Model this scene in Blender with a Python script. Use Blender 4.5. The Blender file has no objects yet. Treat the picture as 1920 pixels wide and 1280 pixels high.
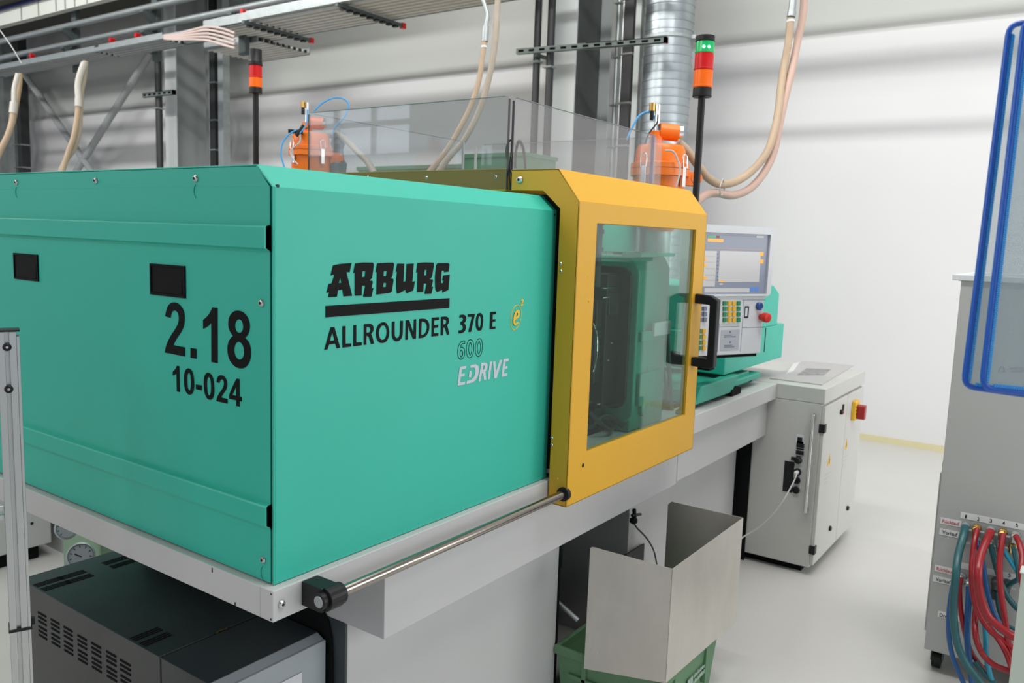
import bpy, bmesh, math, random
from mathutils import Vector, Matrix
random.seed(7)
SC = bpy.context.scene
COL = SC.collection
PI = math.pi

# ------------------------------------------------------------------ camera
FPX = 1554.004
CAM = Vector((-1.04753, -1.30791, 1.65804))
YAW, PITCH, ROLL = math.radians(35.10424), math.radians(-7.15313), math.radians(1.96072)
_f = Vector((math.cos(YAW)*math.cos(PITCH), math.sin(YAW)*math.cos(PITCH), math.sin(PITCH)))
_r0 = Vector((math.sin(YAW), -math.cos(YAW), 0)); _u0 = _r0.cross(_f)
_r = math.cos(ROLL)*_r0 + math.sin(ROLL)*_u0
_u = -math.sin(ROLL)*_r0 + math.cos(ROLL)*_u0
cd = bpy.data.cameras.new('camera'); cam = bpy.data.objects.new('camera', cd); COL.objects.link(cam)
m = Matrix.Identity(4)
for i in range(3):
    m[i][0], m[i][1], m[i][2], m[i][3] = _r[i], _u[i], -_f[i], CAM[i]
cam.matrix_world = m
cd.sensor_width = 36; cd.lens = FPX*36/1920; cd.clip_start = .02; cd.clip_end = 80
cd.dof.use_dof = True; cd.dof.focus_distance = 2.1; cd.dof.aperture_fstop = 6.3
SC.camera = cam

# ------------------------------------------------------------------ world, lights, exposure
w = bpy.data.worlds.new('world'); SC.world = w; w.use_nodes = True
w.node_tree.nodes['Background'].inputs[0].default_value = (.86, .9, 1.0, 1)
w.node_tree.nodes['Background'].inputs[1].default_value = .62

def area(name, loc, target, sx, sy, power, col=(1, 1, 1)):
    l = bpy.data.lights.new(name, 'AREA'); l.shape = 'RECTANGLE'; l.size = sx; l.size_y = sy
    l.energy = power; l.color = col
    o = bpy.data.objects.new(name, l); COL.objects.link(o); o.location = loc
    o.rotation_euler = (Vector(target)-Vector(loc)).to_track_quat('-Z', 'Y').to_euler()
    return o
area('ceiling_light', (2.2, -1.5, 6.2), (2.2, -1.5, 0), 5, 5, 215, (1, .98, .95))
area('low_window_light', (4.3, -4.6, 1.7), (5.5, 0, 1.2), 3.5, 2.4, 85, (1, .99, .97))
area('window_light', (2.0, -6.5, 2.6), (2.4, 0, 1.2), 7, 3, 95, (.97, .99, 1))
area('added_side_fill', (-4.5, 3.5, 5.0), (1, .5, 1.2), 4, 4, 155, (1, .98, .94))  # added fill to brighten the left-facing sides, no known lamp there
area('lamp_row', (.5, 5.0, 6.35), (6.6, 5.0, 2.2), 18, .25, 560, (1, .99, .97))
area('rear_light', (1.0, 7.0, 5.8), (5.8, 7.5, 1.6), 4, 8, 230, (1, .99, .97))
SC.view_settings.view_transform = 'Standard'; SC.view_settings.look = 'None'
SC.view_settings.exposure = 0.0; SC.view_settings.gamma = 1.0
SC.view_settings.use_curve_mapping = False
SC.cycles.use_denoising = True
SC.cycles.max_bounces = 8; SC.cycles.transparent_max_bounces = 24
SC.cycles.caustics_reflective = False; SC.cycles.caustics_refractive = False

# ------------------------------------------------------------------ measuring helpers (photo pixel -> point on a real plane)
def ray(px, py):
    return (_f*FPX + _r*(px-960) - _u*(py-640)).normalized()
def at(ax, v, px, py):
    i = 'XYZ'.index(ax); d = ray(px, py)
    return CAM + d*((v-CAM[i])/d[i])
def dp(px, py, t):
    d = (_f*FPX + _r*(px-960) - _u*(py-640))/FPX
    return CAM + d*t
def onp(p0, n, px, py):
    d = ray(px, py); return CAM + d*((Vector(p0)-CAM).dot(n)/d.dot(n))

# ------------------------------------------------------------------ materials
def mat(name, col, rough=.5, metal=0., spec=.5, bump=0., bscale=200., emit=None, es=0., var=0., vscale=3., aniso=None, coat=0., vcol=None, stretch=None):
    M = bpy.data.materials.new(name); M.use_nodes = True; N = M.node_tree.nodes; L = M.node_tree.links
    b = N['Principled BSDF']; b.inputs['Base Color'].default_value = (*col, 1)
    b.inputs['Roughness'].default_value = rough; b.inputs['Metallic'].default_value = metal
    b.inputs['Specular IOR Level'].default_value = spec; b.inputs['Coat Weight'].default_value = coat
    if emit: b.inputs['Emission Color'].default_value = (*emit, 1); b.inputs['Emission Strength'].default_value = es
    tc = N.new('ShaderNodeTexCoord')
    if bump:
        n = N.new('ShaderNodeTexNoise'); n.inputs['Scale'].default_value = bscale; n.inputs['Detail'].default_value = 2
        bp = N.new('ShaderNodeBump'); bp.inputs['Strength'].default_value = bump; bp.inputs['Distance'].default_value = .001
        L.new(tc.outputs['Object'], n.inputs['Vector']); L.new(n.outputs['Fac'], bp.inputs['Height']); L.new(bp.outputs['Normal'], b.inputs['Normal'])
    if var:
        n2 = N.new('ShaderNodeTexNoise'); n2.inputs['Scale'].default_value = vscale; n2.inputs['Detail'].default_value = 6; n2.inputs['Roughness'].default_value = .6
        mp = N.new('ShaderNodeMapping')
        if stretch: mp.inputs['Scale'].default_value = stretch
        L.new(tc.outputs['Object'], mp.inputs['Vector']); L.new(mp.outputs['Vector'], n2.inputs['Vector'])
        rp = N.new('ShaderNodeValToRGB'); rp.color_ramp.elements[0].position = .3; rp.color_ramp.elements[1].position = .72
        c2 = vcol or tuple(c*(1-var) for c in col)
        rp.color_ramp.elements[0].color = (*c2, 1); rp.color_ramp.elements[1].color = (*col, 1)
        L.new(n2.outputs['Fac'], rp.inputs['Fac']); L.new(rp.outputs['Color'], b.inputs['Base Color'])
        mr = N.new('ShaderNodeMapRange'); mr.inputs['To Min'].default_value = min(1, rough*1.25); mr.inputs['To Max'].default_value = rough*.85
        L.new(n2.outputs['Fac'], mr.inputs['Value']); L.new(mr.outputs['Result'], b.inputs['Roughness'])
    return M

def glass_mat(name, tint, haze=.05, hazecol=(.8, .8, .8), refl=1.5, rough=.02):
    M = bpy.data.materials.new(name); M.use_nodes = True; N = M.node_tree.nodes; L = M.node_tree.links
    N.remove(N['Principled BSDF']); out = N['Material Output']
    t = N.new('ShaderNodeBsdfTransparent'); t.inputs[0].default_value = (*tint, 1)
    g = N.new('ShaderNodeBsdfGlossy'); g.inputs['Roughness'].default_value = rough
    d = N.new('ShaderNodeBsdfDiffuse'); d.inputs[0].default_value = (*hazecol, 1)
    fr = N.new('ShaderNodeFresnel'); ge = N.new('ShaderNodeNewGeometry'); mi = N.new('ShaderNodeMapRange')
    mi.inputs['To Min'].default_value = refl; mi.inputs['To Max'].default_value = 1/refl
    L.new(ge.outputs['Backfacing'], mi.inputs['Value']); L.new(mi.outputs['Result'], fr.inputs[0])
    m1 = N.new('ShaderNodeMixShader'); m1.inputs[0].default_value = haze
    m2 = N.new('ShaderNodeMixShader')
    L.new(t.outputs[0], m1.inputs[1]); L.new(d.outputs[0], m1.inputs[2])
    L.new(fr.outputs[0], m2.inputs[0]); L.new(m1.outputs[0], m2.inputs[1]); L.new(g.outputs[0], m2.inputs[2])
    L.new(m2.outputs[0], out.inputs[0])
    return M

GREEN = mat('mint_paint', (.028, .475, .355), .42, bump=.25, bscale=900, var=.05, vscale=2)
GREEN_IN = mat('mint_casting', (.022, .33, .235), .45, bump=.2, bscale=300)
YELLOW = mat('yellow_paint', (.68, .365, .016), .42, bump=.25, bscale=900, var=.04, vscale=3)
WHITE = mat('light_grey_paint', (.54, .545, .54), .42, bump=.2, bscale=900, var=.05, vscale=2)
CABW = mat('cabinet_paint', (.52, .52, .50), .45, bump=.3, bscale=900, var=.04, vscale=2)
PANELW = mat('panel_plastic', (.62, .64, .66), .5)
WCAB = mat('water_cabinet_paint', (.40, .41, .40), .5, bump=.25, bscale=700, var=.06, vscale=2)
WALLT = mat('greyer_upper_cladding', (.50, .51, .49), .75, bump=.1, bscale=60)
WALLM = mat('white_wall', (.65, .65, .655), .75, bump=.1, bscale=60, var=.03, vscale=.7)
FLOORM = mat('white_epoxy_floor', (.59, .585, .565), .28, var=.04, vscale=.6)
CEILM = mat('ceiling_grey', (.20, .20, .20), .9)
BLACK = mat('black_plastic', (.010, .010, .011), .42, spec=.3)
INK = mat('black_print', (.004, .004, .004), .55, spec=.12)
SILVERINK = mat('silver_print', (.52, .56, .62), .5)
YELINK = mat('yellow_print', (.75, .50, .03), .5)
REDINK = mat('red_print', (.45, .02, .03), .5)
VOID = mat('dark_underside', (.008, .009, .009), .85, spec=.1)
DARKG = mat('charcoal_paint', (.04, .052, .056), .38, bump=.35, bscale=900, var=.15, vscale=4)
UNITSIDE = mat('dark_brushed_side', (.075, .08, .08), .30, metal=.6, var=.35, vscale=1.6, stretch=(1, 2, 2))
MOULD = mat('oily_mould_steel', (.018, .018, .019), .38, metal=.2, var=.5, vscale=25)
CHROME = mat('chrome', (.75, .75, .75), .12, metal=1)
STEEL = mat('ground_steel_rod', (.40, .36, .33), .18, metal=1)
SCREWM = mat('screw_steel', (.62, .62, .62), .28, metal=1)
GALV = mat('galvanised_steel', (.44, .48, .48), .42, metal=.75, var=.2, vscale=8)
GALVDARK = mat('galvanised_dark', (.10, .12, .12), .5, metal=.5)
SHEET = mat('brushed_sheet', (.72, .69, .63), .33, metal=.75, var=.16, vscale=4.5, stretch=(1, 1, .6), bump=.05, bscale=60)
ALU = mat('anodised_aluminium', (.55, .57, .56), .32, metal=.85)
BRKT = mat('bracket_steel', (.22, .26, .25), .5, metal=.4)
COLM = mat('column_paint', (.34, .36, .36), .5, var=.1, vscale=2)
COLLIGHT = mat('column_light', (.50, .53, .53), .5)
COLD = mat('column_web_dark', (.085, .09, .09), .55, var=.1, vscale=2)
DUCT = mat('duct_zinc', (.46, .51, .53), .30, metal=.8, var=.15, vscale=6)
PIPEBLK = mat('black_pipe', (.018, .020, .021), .45)
ORANGE = mat('orange_paint', (.80, .17, .006), .35)
HOSE = mat('beige_hose', (.46, .34, .23), .5, var=.2, vscale=6)
HOSEG = mat('greyish_hose', (.40, .34, .27), .5, var=.2, vscale=6)
SLEEVE = mat('translucent_sleeve', (.50, .47, .43), .35)
BLUEH = mat('blue_air_tube', (.05, .33, .70), .35)
GREYT = mat('grey_tube', (.45, .45, .45), .4)
REDL = mat('red_lens', (.50, .008, .010), .3, spec=.3, emit=(.6, .01, .01), es=.10)
ORL = mat('orange_lens', (.75, .12, .003), .3, spec=.3, emit=(.9, .18, .01), es=.12)
GRL = mat('green_lens', (.01, .35, .10), .15, spec=.6, emit=(.01, .75, .22), es=.12)
GRLIT = mat('green_lamp', (.1, 1, .5), .3, emit=(.35, 1, .65), es=3.5)
GREENBIN = mat('green_crate_plastic', (.115, .24, .125), .55, bump=.15, bscale=200)
OLIVE = mat('dark_green_box', (.035, .16, .06), .6)
BLUEF = mat('blue_frame', (.008, .10, .50), .3)
BLUEF2 = mat('light_blue_ribbed', (.03, .34, .80), .35)
REDH = mat('red_hose', (.30, .009, .016), .3, var=.15, vscale=10)
BLUEHH = mat('blue_water_hose', (.010, .085, .26), .3)
TEALH = mat('teal_hose', (.016, .105, .12), .35, var=.2, vscale=12)
CYANH = mat('cyan_hose', (.02, .28, .42), .3)
BRASS = mat('brass', (.60, .38, .12), .3, metal=1)
LABEL = mat('white_label', (.66, .67, .67), .5)
PALEG = mat('pale_green_casting', (.23, .36, .24), .5)
SCREEN_BG = mat('screen_grey', (.20, .225, .29), .3, emit=(.26, .29, .37), es=.14)
SCREEN_LT = mat('screen_light', (.42, .42, .42), .25, emit=(.62, .63, .62), es=.20)
SCREEN_OR = mat('screen_orange', (.7, .33, .02), .25, emit=(.75, .33, .02), es=.4)
SCREEN_GR = mat('screen_green', (.02, .3, .15), .25, emit=(.02, .3, .15), es=.3)
SCREEN_BL = mat('screen_blue', (.08, .2, .55), .25, emit=(.08, .2, .55), es=.3)
SCREEN_DK = mat('screen_dark', (.10, .12, .17), .25, emit=(.1, .12, .17), es=.3)
KEYG = mat('green_key', (.01, .22, .10), .5)
KEYY = mat('yellow_key', (.72, .42, .02), .5)
KEYS = mat('grey_key', (.16, .19, .25), .5)
REDBTN = mat('red_button', (.62, .025, .012), .35)
BLUEBTN = mat('blue_button', (.02, .07, .25), .3)
CREAM = mat('gauge_face', (.28, .30, .32), .4)
CREAMW = mat('wall_base_beige', (.60, .55, .34), .7)
LUMW = mat('trunking_white', (.66, .68, .62), .5)
WINGLOW = mat('daylight_pane', (.9, .95, 1), .3, emit=(.80, .88, 1), es=2.2)
PRIM = mat('pane_rim_grey', (.22, .26, .26), .3)
CLEAR = glass_mat('clear_acrylic', (.93, .94, .945), .06, (.62, .60, .64))
WINDOW = glass_mat('tinted_safety_glass', (.80, .92, .88), .02, (.40, .46, .43), 1.50)
FILM = glass_mat('pocket_film', (.90, .93, .94), .20, (.55, .62, .62), 1.45, .12)
MATSHEET = mat('grey_document_bag', (.42, .41, .41), .35)

# ------------------------------------------------------------------ mesh builder
class MB:
    def __init__(s): s.v = []; s.f = []; s.mi = []; s.m = 0; s.mats = []
    def use(s, mt):
        if mt not in s.mats: s.mats.append(mt)
        s.m = s.mats.index(mt); return s
    def add(s, vs, fs):
        b = len(s.v); s.v += [tuple(v) for v in vs]
        for f in fs: s.f.append(tuple(b+i for i in f)); s.mi.append(s.m)
        return s
    def box(s, x0, x1, y0, y1, z0, z1):
        x0, x1 = min(x0, x1), max(x0, x1); y0, y1 = min(y0, y1), max(y0, y1); z0, z1 = min(z0, z1), max(z0, z1)
        v = [(x, y, z) for z in (z0, z1) for y in (y0, y1) for x in (x0, x1)]
        return s.add(v, [(0, 2, 3, 1), (4, 5, 7, 6), (0, 1, 5, 4), (2, 6, 7, 3), (0, 4, 6, 2), (1, 3, 7, 5)])
    def obox(s, o, a, b, c):   # box from a corner and three edge vectors
        o, a, b, c = map(Vector, (o, a, b, c))
        v = [o, o+a, o+b, o+a+b, o+c, o+a+c, o+b+c, o+a+b+c]
        F = [(0, 2, 3, 1), (4, 5, 7, 6), (0, 1, 5, 4), (2, 6, 7, 3), (0, 4, 6, 2), (1, 3, 7, 5)]
        if a.cross(b).dot(c) < 0: F = [f[::-1] for f in F]
        return s.add(v, F)
    def prism(s, pts, ax, a, b):   # closed outline pts in the other two axes, swept a..b along ax
        def P(p, t):
            return {'X': (t, p[0], p[1]), 'Y': (p[0], t, p[1]), 'Z': (p[0], p[1], t)}[ax]
        n = len(pts); v = [P(p, a) for p in pts]+[P(p, b) for p in pts]
        fs = [(i, (i+1) % n, n+(i+1) % n, n+i) for i in range(n)]+[tuple(range(n))[::-1], tuple(range(n, 2*n))]
        return s.add(v, fs)
    def cyl(s, p0, p1, r0, r1=None, n=16, cap=True):
        r1 = r0 if r1 is None else r1
        p0, p1 = Vector(p0), Vector(p1); d = (p1-p0).normalized()
        a = d.orthogonal().normalized(); b = d.cross(a)
        v = [];
        for p, r in ((p0, r0), (p1, r1)):
            v += [p+(a*math.cos(2*PI*i/n)+b*math.sin(2*PI*i/n))*r for i in range(n)]
        fs = [(i, (i+1) % n, n+(i+1) % n, n+i) for i in range(n)]
        if cap: fs += [tuple(range(n))[::-1], tuple(range(n, 2*n))]
        return s.add(v, fs)
    def lathe(s, o, axis, prof, n=24):   # prof: (radius, height) from low to high
        o = Vector(o); d = Vector(axis).normalized(); a = d.orthogonal().normalized(); b = d.cross(a)
        v = []; k = len(prof)
        for r, h in prof:
            v += [o+d*h+(a*math.cos(2*PI*i/n)+b*math.sin(2*PI*i/n))*r for i in range(n)]
        fs = [(j*n+i, j*n+(i+1) % n, (j+1)*n+(i+1) % n, (j+1)*n+i) for j in range(k-1) for i in range(n)]
        fs += [tuple(range(n))[::-1], tuple(range((k-1)*n, k*n))]
        return s.add(v, fs)
    def tube(s, pts, r, n=10, smooth=6, ribs=0):
        P = [Vector(p) for p in pts]
        if smooth and len(P) > 2:
            Q = []
            E = [P[0]*2-P[1]]+P+[P[-1]*2-P[-2]]
            for i in range(1, len(E)-2):
                for k in range(smooth):
                    t = k/smooth
                    Q.append(.5*((2*E[i])+(-E[i-1]+E[i+1])*t+(2*E[i-1]-5*E[i]+4*E[i+1]-E[i+2])*t*t+(-E[i-1]+3*E[i]-3*E[i+1]+E[i+2])*t**3))
            Q.append(P[-1]); P = Q
        d = (P[1]-P[0]).normalized(); a = d.orthogonal().normalized(); v = []
        for i, p in enumerate(P):
            dd = (P[min(i+1, len(P)-1)]-P[max(i-1, 0)]).normalized()
            a = (a-dd*a.dot(dd)).normalized(); b = dd.cross(a)
            rr = r(i/(len(P)-1)) if callable(r) else r
            v += [p+(a*math.cos(2*PI*k/n)+b*math.sin(2*PI*k/n))*rr for k in range(n)]
        fs = [(j*n+i, j*n+(i+1) % n, (j+1)*n+(i+1) % n, (j+1)*n+i) for j in range(len(P)-1) for i in range(n)]
        fs += [tuple(range(n))[::-1], tuple(range((len(P)-1)*n, len(P)*n))]
        return s.add(v, fs)
    def frame(s, pts_o, pts_i, ax, a, b):   # ring between two outlines with the same number of points
        def P(p, t):
            return {'X': (t, p[0], p[1]), 'Y': (p[0], t, p[1]), 'Z': (p[0], p[1], t)}[ax]
        n = len(pts_o)
        v = [P(p, a) for p in pts_o]+[P(p, a) for p in pts_i]+[P(p, b) for p in pts_o]+[P(p, b) for p in pts_i]
        fs = []
        for i in range(n):
            j = (i+1) % n
            fs += [(i, j, n+j, n+i), (2*n+i, 3*n+i, 3*n+j, 2*n+j), (i, 2*n+i, 2*n+j, j), (n+i, n+j, 3*n+j, 3*n+i)]
        return s.add(v, fs)

def obj(name, mb, mt=None, parent=None, bevel=0, smooth=False, label=None, cat=None, group=None, kind=None, seg=2):
    me = bpy.data.meshes.new(name); me.from_pydata(mb.v, [], mb.f)
    if mb.mats:
        for x in mb.mats: me.materials.append(x)
        me.polygons.foreach_set('material_index', mb.mi)
    elif mt: me.materials.append(mt)
    bm = bmesh.new(); bm.from_mesh(me); bmesh.ops.recalc_face_normals(bm, faces=bm.faces); bm.to_mesh(me); bm.free()
    if smooth:
        me.polygons.foreach_set('use_smooth', [True]*len(me.polygons)); me.set_sharp_from_angle(angle=math.radians(40))
    me.update()
    return link(name, me, parent, bevel, label, cat, group, kind, seg)

def origin(p):
    q = Vector((0, 0, 0))
    while p: q += p.location; p = p.parent
    return q

def link(name, me, parent=None, bevel=0, label=None, cat=None, group=None, kind=None, seg=2):
    o = bpy.data.objects.new(name, me); COL.objects.link(o)
    if parent is None:   # origin at the foot of the thing
        xs = [v.co for v in me.vertices]
        c = Vector(((min(v.x for v in xs)+max(v.x for v in xs))/2, (min(v.y for v in xs)+max(v.y for v in xs))/2, min(v.z for v in xs)))
        me.transform(Matrix.Translation(-c)); o.location = c
    else:
        me.transform(Matrix.Translation(-origin(parent))); o.parent = parent
    if bevel:
        b = o.modifiers.new('bevel', 'BEVEL'); b.width = bevel; b.segments = seg; b.limit_method = 'ANGLE'; b.angle_limit = math.radians(35); b.harden_normals = False
    if label: o['label'] = label
    if cat: o['category'] = cat
    if group: o['group'] = group
    if kind: o['kind'] = kind
    return o

def thing(name, loc, label, cat, group=None, kind=None):
    o = bpy.data.objects.new(name, None); COL.objects.link(o); o.location = loc; o.empty_display_size = .1
    if kind: o['kind'] = kind
    if label: o['label'] = label
    if cat: o['category'] = cat
    if group: o['group'] = group
    return o

def curve_mesh(cu, name):
    tmp = bpy.data.objects.new('tmp', cu); COL.objects.link(tmp)
    dg = bpy.context.evaluated_depsgraph_get(); dg.update()
    me = bpy.data.meshes.new_from_object(tmp.evaluated_get(dg)); me.name = name
    bpy.data.objects.remove(tmp); bpy.data.curves.remove(cu)
    return me

def place_flat(me, w, h, o, u, v, shear=0.):
    xs = [p.co.x for p in me.vertices]; ys = [p.co.y for p in me.vertices]
    x0, x1, y0, y1 = min(xs), max(xs), min(ys), max(ys); o, u, v = Vector(o), Vector(u), Vector(v); n = u.cross(v)
    for p in me.vertices:
        a = (p.co.x-x0)/(x1-x0); b = (p.co.y-y0)/(y1-y0)
        p.co = o+u*(a*w+shear*b*h)+v*(b*h)+n*(p.co.z)

def text(name, s, mt, parent, o, u, v, w, h, off=0., shear=0., outline=0., space=1.):
    cu = bpy.data.curves.new(name, 'FONT'); cu.body = s; cu.size = 1; cu.space_character = space; cu.resolution_u = 4
    if outline: cu.fill_mode = 'NONE'; cu.bevel_depth = outline; cu.bevel_resolution = 0
    else: cu.offset = off; cu.extrude = .0003
    me = curve_mesh(cu, name); place_flat(me, w, h, o, u, v, shear)
    if outline:   # flatten against the surface
        n = Vector(u).cross(Vector(v)); oo = Vector(o)
        for p in me.vertices: p.co -= n*((p.co-oo).dot(n)*.96)
    me.materials.clear(); me.materials.append(mt)
    return link(name, me, parent)

def shape(name, loops, mt, parent, n, thick=.0006):
    """flat filled outline; loops are lists of world points lying in one plane whose outward normal is n"""
    n = Vector(n); o = Vector(loops[0][0]); u = (Vector((0, 0, 1)).cross(n)).normalized(); v = n.cross(u)
    cu = bpy.data.curves.new(name, 'CURVE'); cu.dimensions = '2D'; cu.fill_mode = 'BOTH'; cu.extrude = thick/2
    for lp in loops:
        sp = cu.splines.new('POLY'); sp.points.add(len(lp)-1); sp.use_cyclic_u = True
        for i, p in enumerate(lp):
            d = Vector(p)-o; sp.points[i].co = (d.dot(u), d.dot(v), 0, 1)
    me = curve_mesh(cu, name)
    for p in me.vertices: c = p.co.copy(); p.co = o+u*c.x+v*c.y+n*(c.z+thick/2)
    me.materials.clear(); me.materials.append(mt)
    return link(name, me, parent)

def soft(lp, it=2):
    for _ in range(it):
        out_ = []; n = len(lp)
        for i in range(n):
            a, p, c = Vector(lp[i-1]), Vector(lp[i]), Vector(lp[(i+1) % n])
            if (p-a).angle(c-p) < math.radians(48): out_ += [p+(a-p)*.25, p+(c-p)*.25]
            else: out_.append(p)
        lp = out_
    return lp
def traced(name, loops, ax, v, ox, oy, sc, mt, parent, n):
    shape(name, [soft([at(ax, v, ox+a/sc, oy+c/sc) for a, c in lp]) for lp in loops], mt, parent, n)

def rrect(x0, x1, y0, y1, r, n=4):
    pts = []
    for cx, cy, a0 in ((x1-r, y0+r, -PI/2), (x1-r, y1-r, 0), (x0+r, y1-r, PI/2), (x0+r, y0+r, PI)):
        for i in range(n+1):
            a = a0+PI/2*i/n; pts.append((cx+r*math.cos(a), cy+r*math.sin(a)))
    return pts

def screw(parent, p, n, r=.008, name='screw'):
    b = MB(); b.use(SCREWM); b.lathe(p, n, [(r, 0), (r, r*.25), (r*.75, r*.6), (r*.5, r*.68)], 14)
    b.use(BLACK); b.lathe(Vector(p)+Vector(n)*r*.62, n, [(r*.42, 0), (r*.42, r*.12)], 6)
    return obj(name, b, None, parent)

X, Y, Z = Vector((1, 0, 0)), Vector((0, 1, 0)), Vector((0, 0, 1))

# ================================================================== SETTING
b = MB(); b.box(-9, 6.95, -9, 22, -.1, 0); obj('floor', b, FLOORM, kind='structure')
# long wall behind everything: profile bowed to shape its light and dark bands
prof = [(0, 6.6), (2.2, 6.6), (2.4, 6.61), (2.6, 6.635), (2.8, 6.68), (2.95, 6.715), (3.05, 6.72), (3.15, 6.70), (3.3, 6.655), (3.42, 6.63), (3.48, 6.635), (3.52, 6.68), (3.58, 6.73), (3.66, 6.74),
        (3.8, 6.70), (3.92, 6.68), (4.0, 6.70), (4.08, 6.75), (4.16, 6.76), (4.3, 6.72), (4.42, 6.70), (4.5, 6.73), (4.58, 6.77), (4.75, 6.75), (4.9, 6.74), (5.3, 6.76), (6.6, 6.76)]
b = MB(); v = []; fs = []; ys = (-9, 22)
for (z, x) in prof:
    for y in ys: v.append((x, y, z))
for i in range(len(prof)-1): fs.append((2*i, 2*i+1, 2*i+3, 2*i+2))
k = len(v); v += [(6.95, -9, 0), (6.95, 22, 0), (6.95, -9, 6.6), (6.95, 22, 6.6)]
n2 = 2*(len(prof)-1); fs += [(k, k+1, k+3, k+2), (n2, n2+1, k+3, k+2), (0, 1, k+1, k)]
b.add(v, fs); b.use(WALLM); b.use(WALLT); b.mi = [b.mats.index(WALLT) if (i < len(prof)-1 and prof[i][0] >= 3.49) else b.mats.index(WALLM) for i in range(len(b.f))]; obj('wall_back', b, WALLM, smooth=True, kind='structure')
b = MB(); b.box(6.585, 6.60, -9, 22, 0, .05); obj('baseboard_back', b, CREAMW, kind='structure')
b = MB(); b.box(-9, 6.95, -9, 22, 6.6, 6.7); obj('ceiling', b, CEILM, kind='structure')
# the opposite wall with its daylight windows (seen mirrored in the guard pane)
WX = -6.0
b = MB(); b.frame([(3, 0), (13, 0), (13, 6.6), (3, 6.6)], [(6.9, 2.75), (9.35, 2.75), (9.35, 3.85), (6.9, 3.85)], 'X', WX-.2, WX)
obj('wall_left', b, WALLM, kind='structure')
wn = thing('window_1', (WX, 8.1, 2.75), None, None, kind='structure')
b = MB(); b.frame([(6.9, 2.75), (9.35, 2.75), (9.35, 3.85), (6.9, 3.85)], [(6.97, 2.82), (9.28, 2.82), (9.28, 3.78), (6.97, 3.78)], 'X', WX-.12, WX-.02)
for y in (7.7, 8.5): b.box(WX-.11, WX-.03, y-.05, y+.05, 2.82, 3.78)
b.box(WX-.11, WX-.03, 6.97, 9.28, 3.22, 3.30)
obj('window_frame', b, ALU, wn)
for (y0, y1) in ((6.97, 7.65), (7.75, 8.45), (8.55, 9.28)):
    for (z0, z1) in ((2.82, 3.22), (3.30, 3.78)):
        b = MB(); b.box(WX-.08, WX-.07, y0, y1, z0, z1); obj('pane', b, WINGLOW, wn)

# ================================================================== INJECTION MOULDING MACHINE
M = thing('injection_moulding_machine', (1.6, .6, 0), 'large mint green and yellow moulding machine marked 2.18 in the middle', 'machine')
ZB, ZT, CY, CZ, L, W = .940, 1.739, .048, 1.782, 1.018, 1.30
# --- front cover: bent sheet, flat front, 45 degree bend and top
T = .003
out = [(0, ZB), (0, ZT), (CY, CZ), (W-CY, CZ), (W, ZT), (W, ZB)]
inn = [(T, ZB), (T, ZT-.001), (CY+.001, CZ-T), (W-CY-.001, CZ-T), (W-T, ZT-.001), (W-T, ZB)]
b = MB(); b.prism(out+inn[::-1], 'X', .004, L)
b.prism([(.003, ZB), (.003, ZT-.002), (CY+.002, CZ-.004), (.10, CZ-.004), (.10, CZ-.02), (CY+.008, CZ-.02), (.018, ZT-.008), (.018, ZB)], 'X', L-.02, L)
FC = obj('side_cover', b, GREEN, M, bevel=.0012)
b = MB(); b.prism([(.006, ZB), (.006, ZT-.004), (CY+.004, CZ-.006), (W-CY-.004, CZ-.006), (W-.006, ZT-.004), (W-.006, ZB)], 'X', .012, L-.02)
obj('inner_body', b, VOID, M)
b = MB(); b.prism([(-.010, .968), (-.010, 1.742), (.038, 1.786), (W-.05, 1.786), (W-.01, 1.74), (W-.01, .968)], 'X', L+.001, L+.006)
obj('door_gap_shade', b, VOID, M)  # black sheet painting the shade in the gap between cover and door
# corner dimple holes
for x_, z_ in ((.012, ZT+.002), (L-.012, ZT-.012)):
    b = MB(); b.cyl((x_, -.0006, z_), (x_, .004, z_), .0033, n=10); obj('rivet_hole', b, BLACK, FC)
# --- end cover with two raised ribs
x0 = 0.
prof = [(x0, ZB+.002), (x0, 1.052), (-.004, 1.060), (-.012, 1.064), (-.012, 1.103), (-.010, 1.106), (x0, 1.108),
        (x0, 1.612), (-.004, 1.617), (-.012, 1.621), (-.012, 1.661), (-.010, 1.664), (x0, 1.666), (x0, ZT)]
b = MB()
ye = .010
vs = []; fs = []
for (x, z) in prof:
    for y in (ye, W-ye): vs.append((x, y, z))
for i in range(len(prof)-1): fs.append((2*i, 2*i+2, 2*i+3, 2*i+1))
k = len(vs)
for (x, z) in prof:
    for y in (ye, W-ye): vs.append((x+.003, y, z))
for i in range(len(prof)-1): fs.append((k+2*i, k+2*i+1, k+2*i+3, k+2*i+2))
for i in range(len(prof)-1):
    fs.append((2*i, k+2*i, k+2*i+2, 2*i+2)); fs.append((2*i+1, 2*i+3, k+2*i+3, k+2*i+1))
b.add(vs, fs)
b.prism([(ye, ZT), (W-ye, ZT), (W-CY, CZ-.004), (CY+.001, CZ-.004)], 'X', 0, .003)
EC = obj('end_cover', b, GREEN, M, bevel=.0008)
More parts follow.
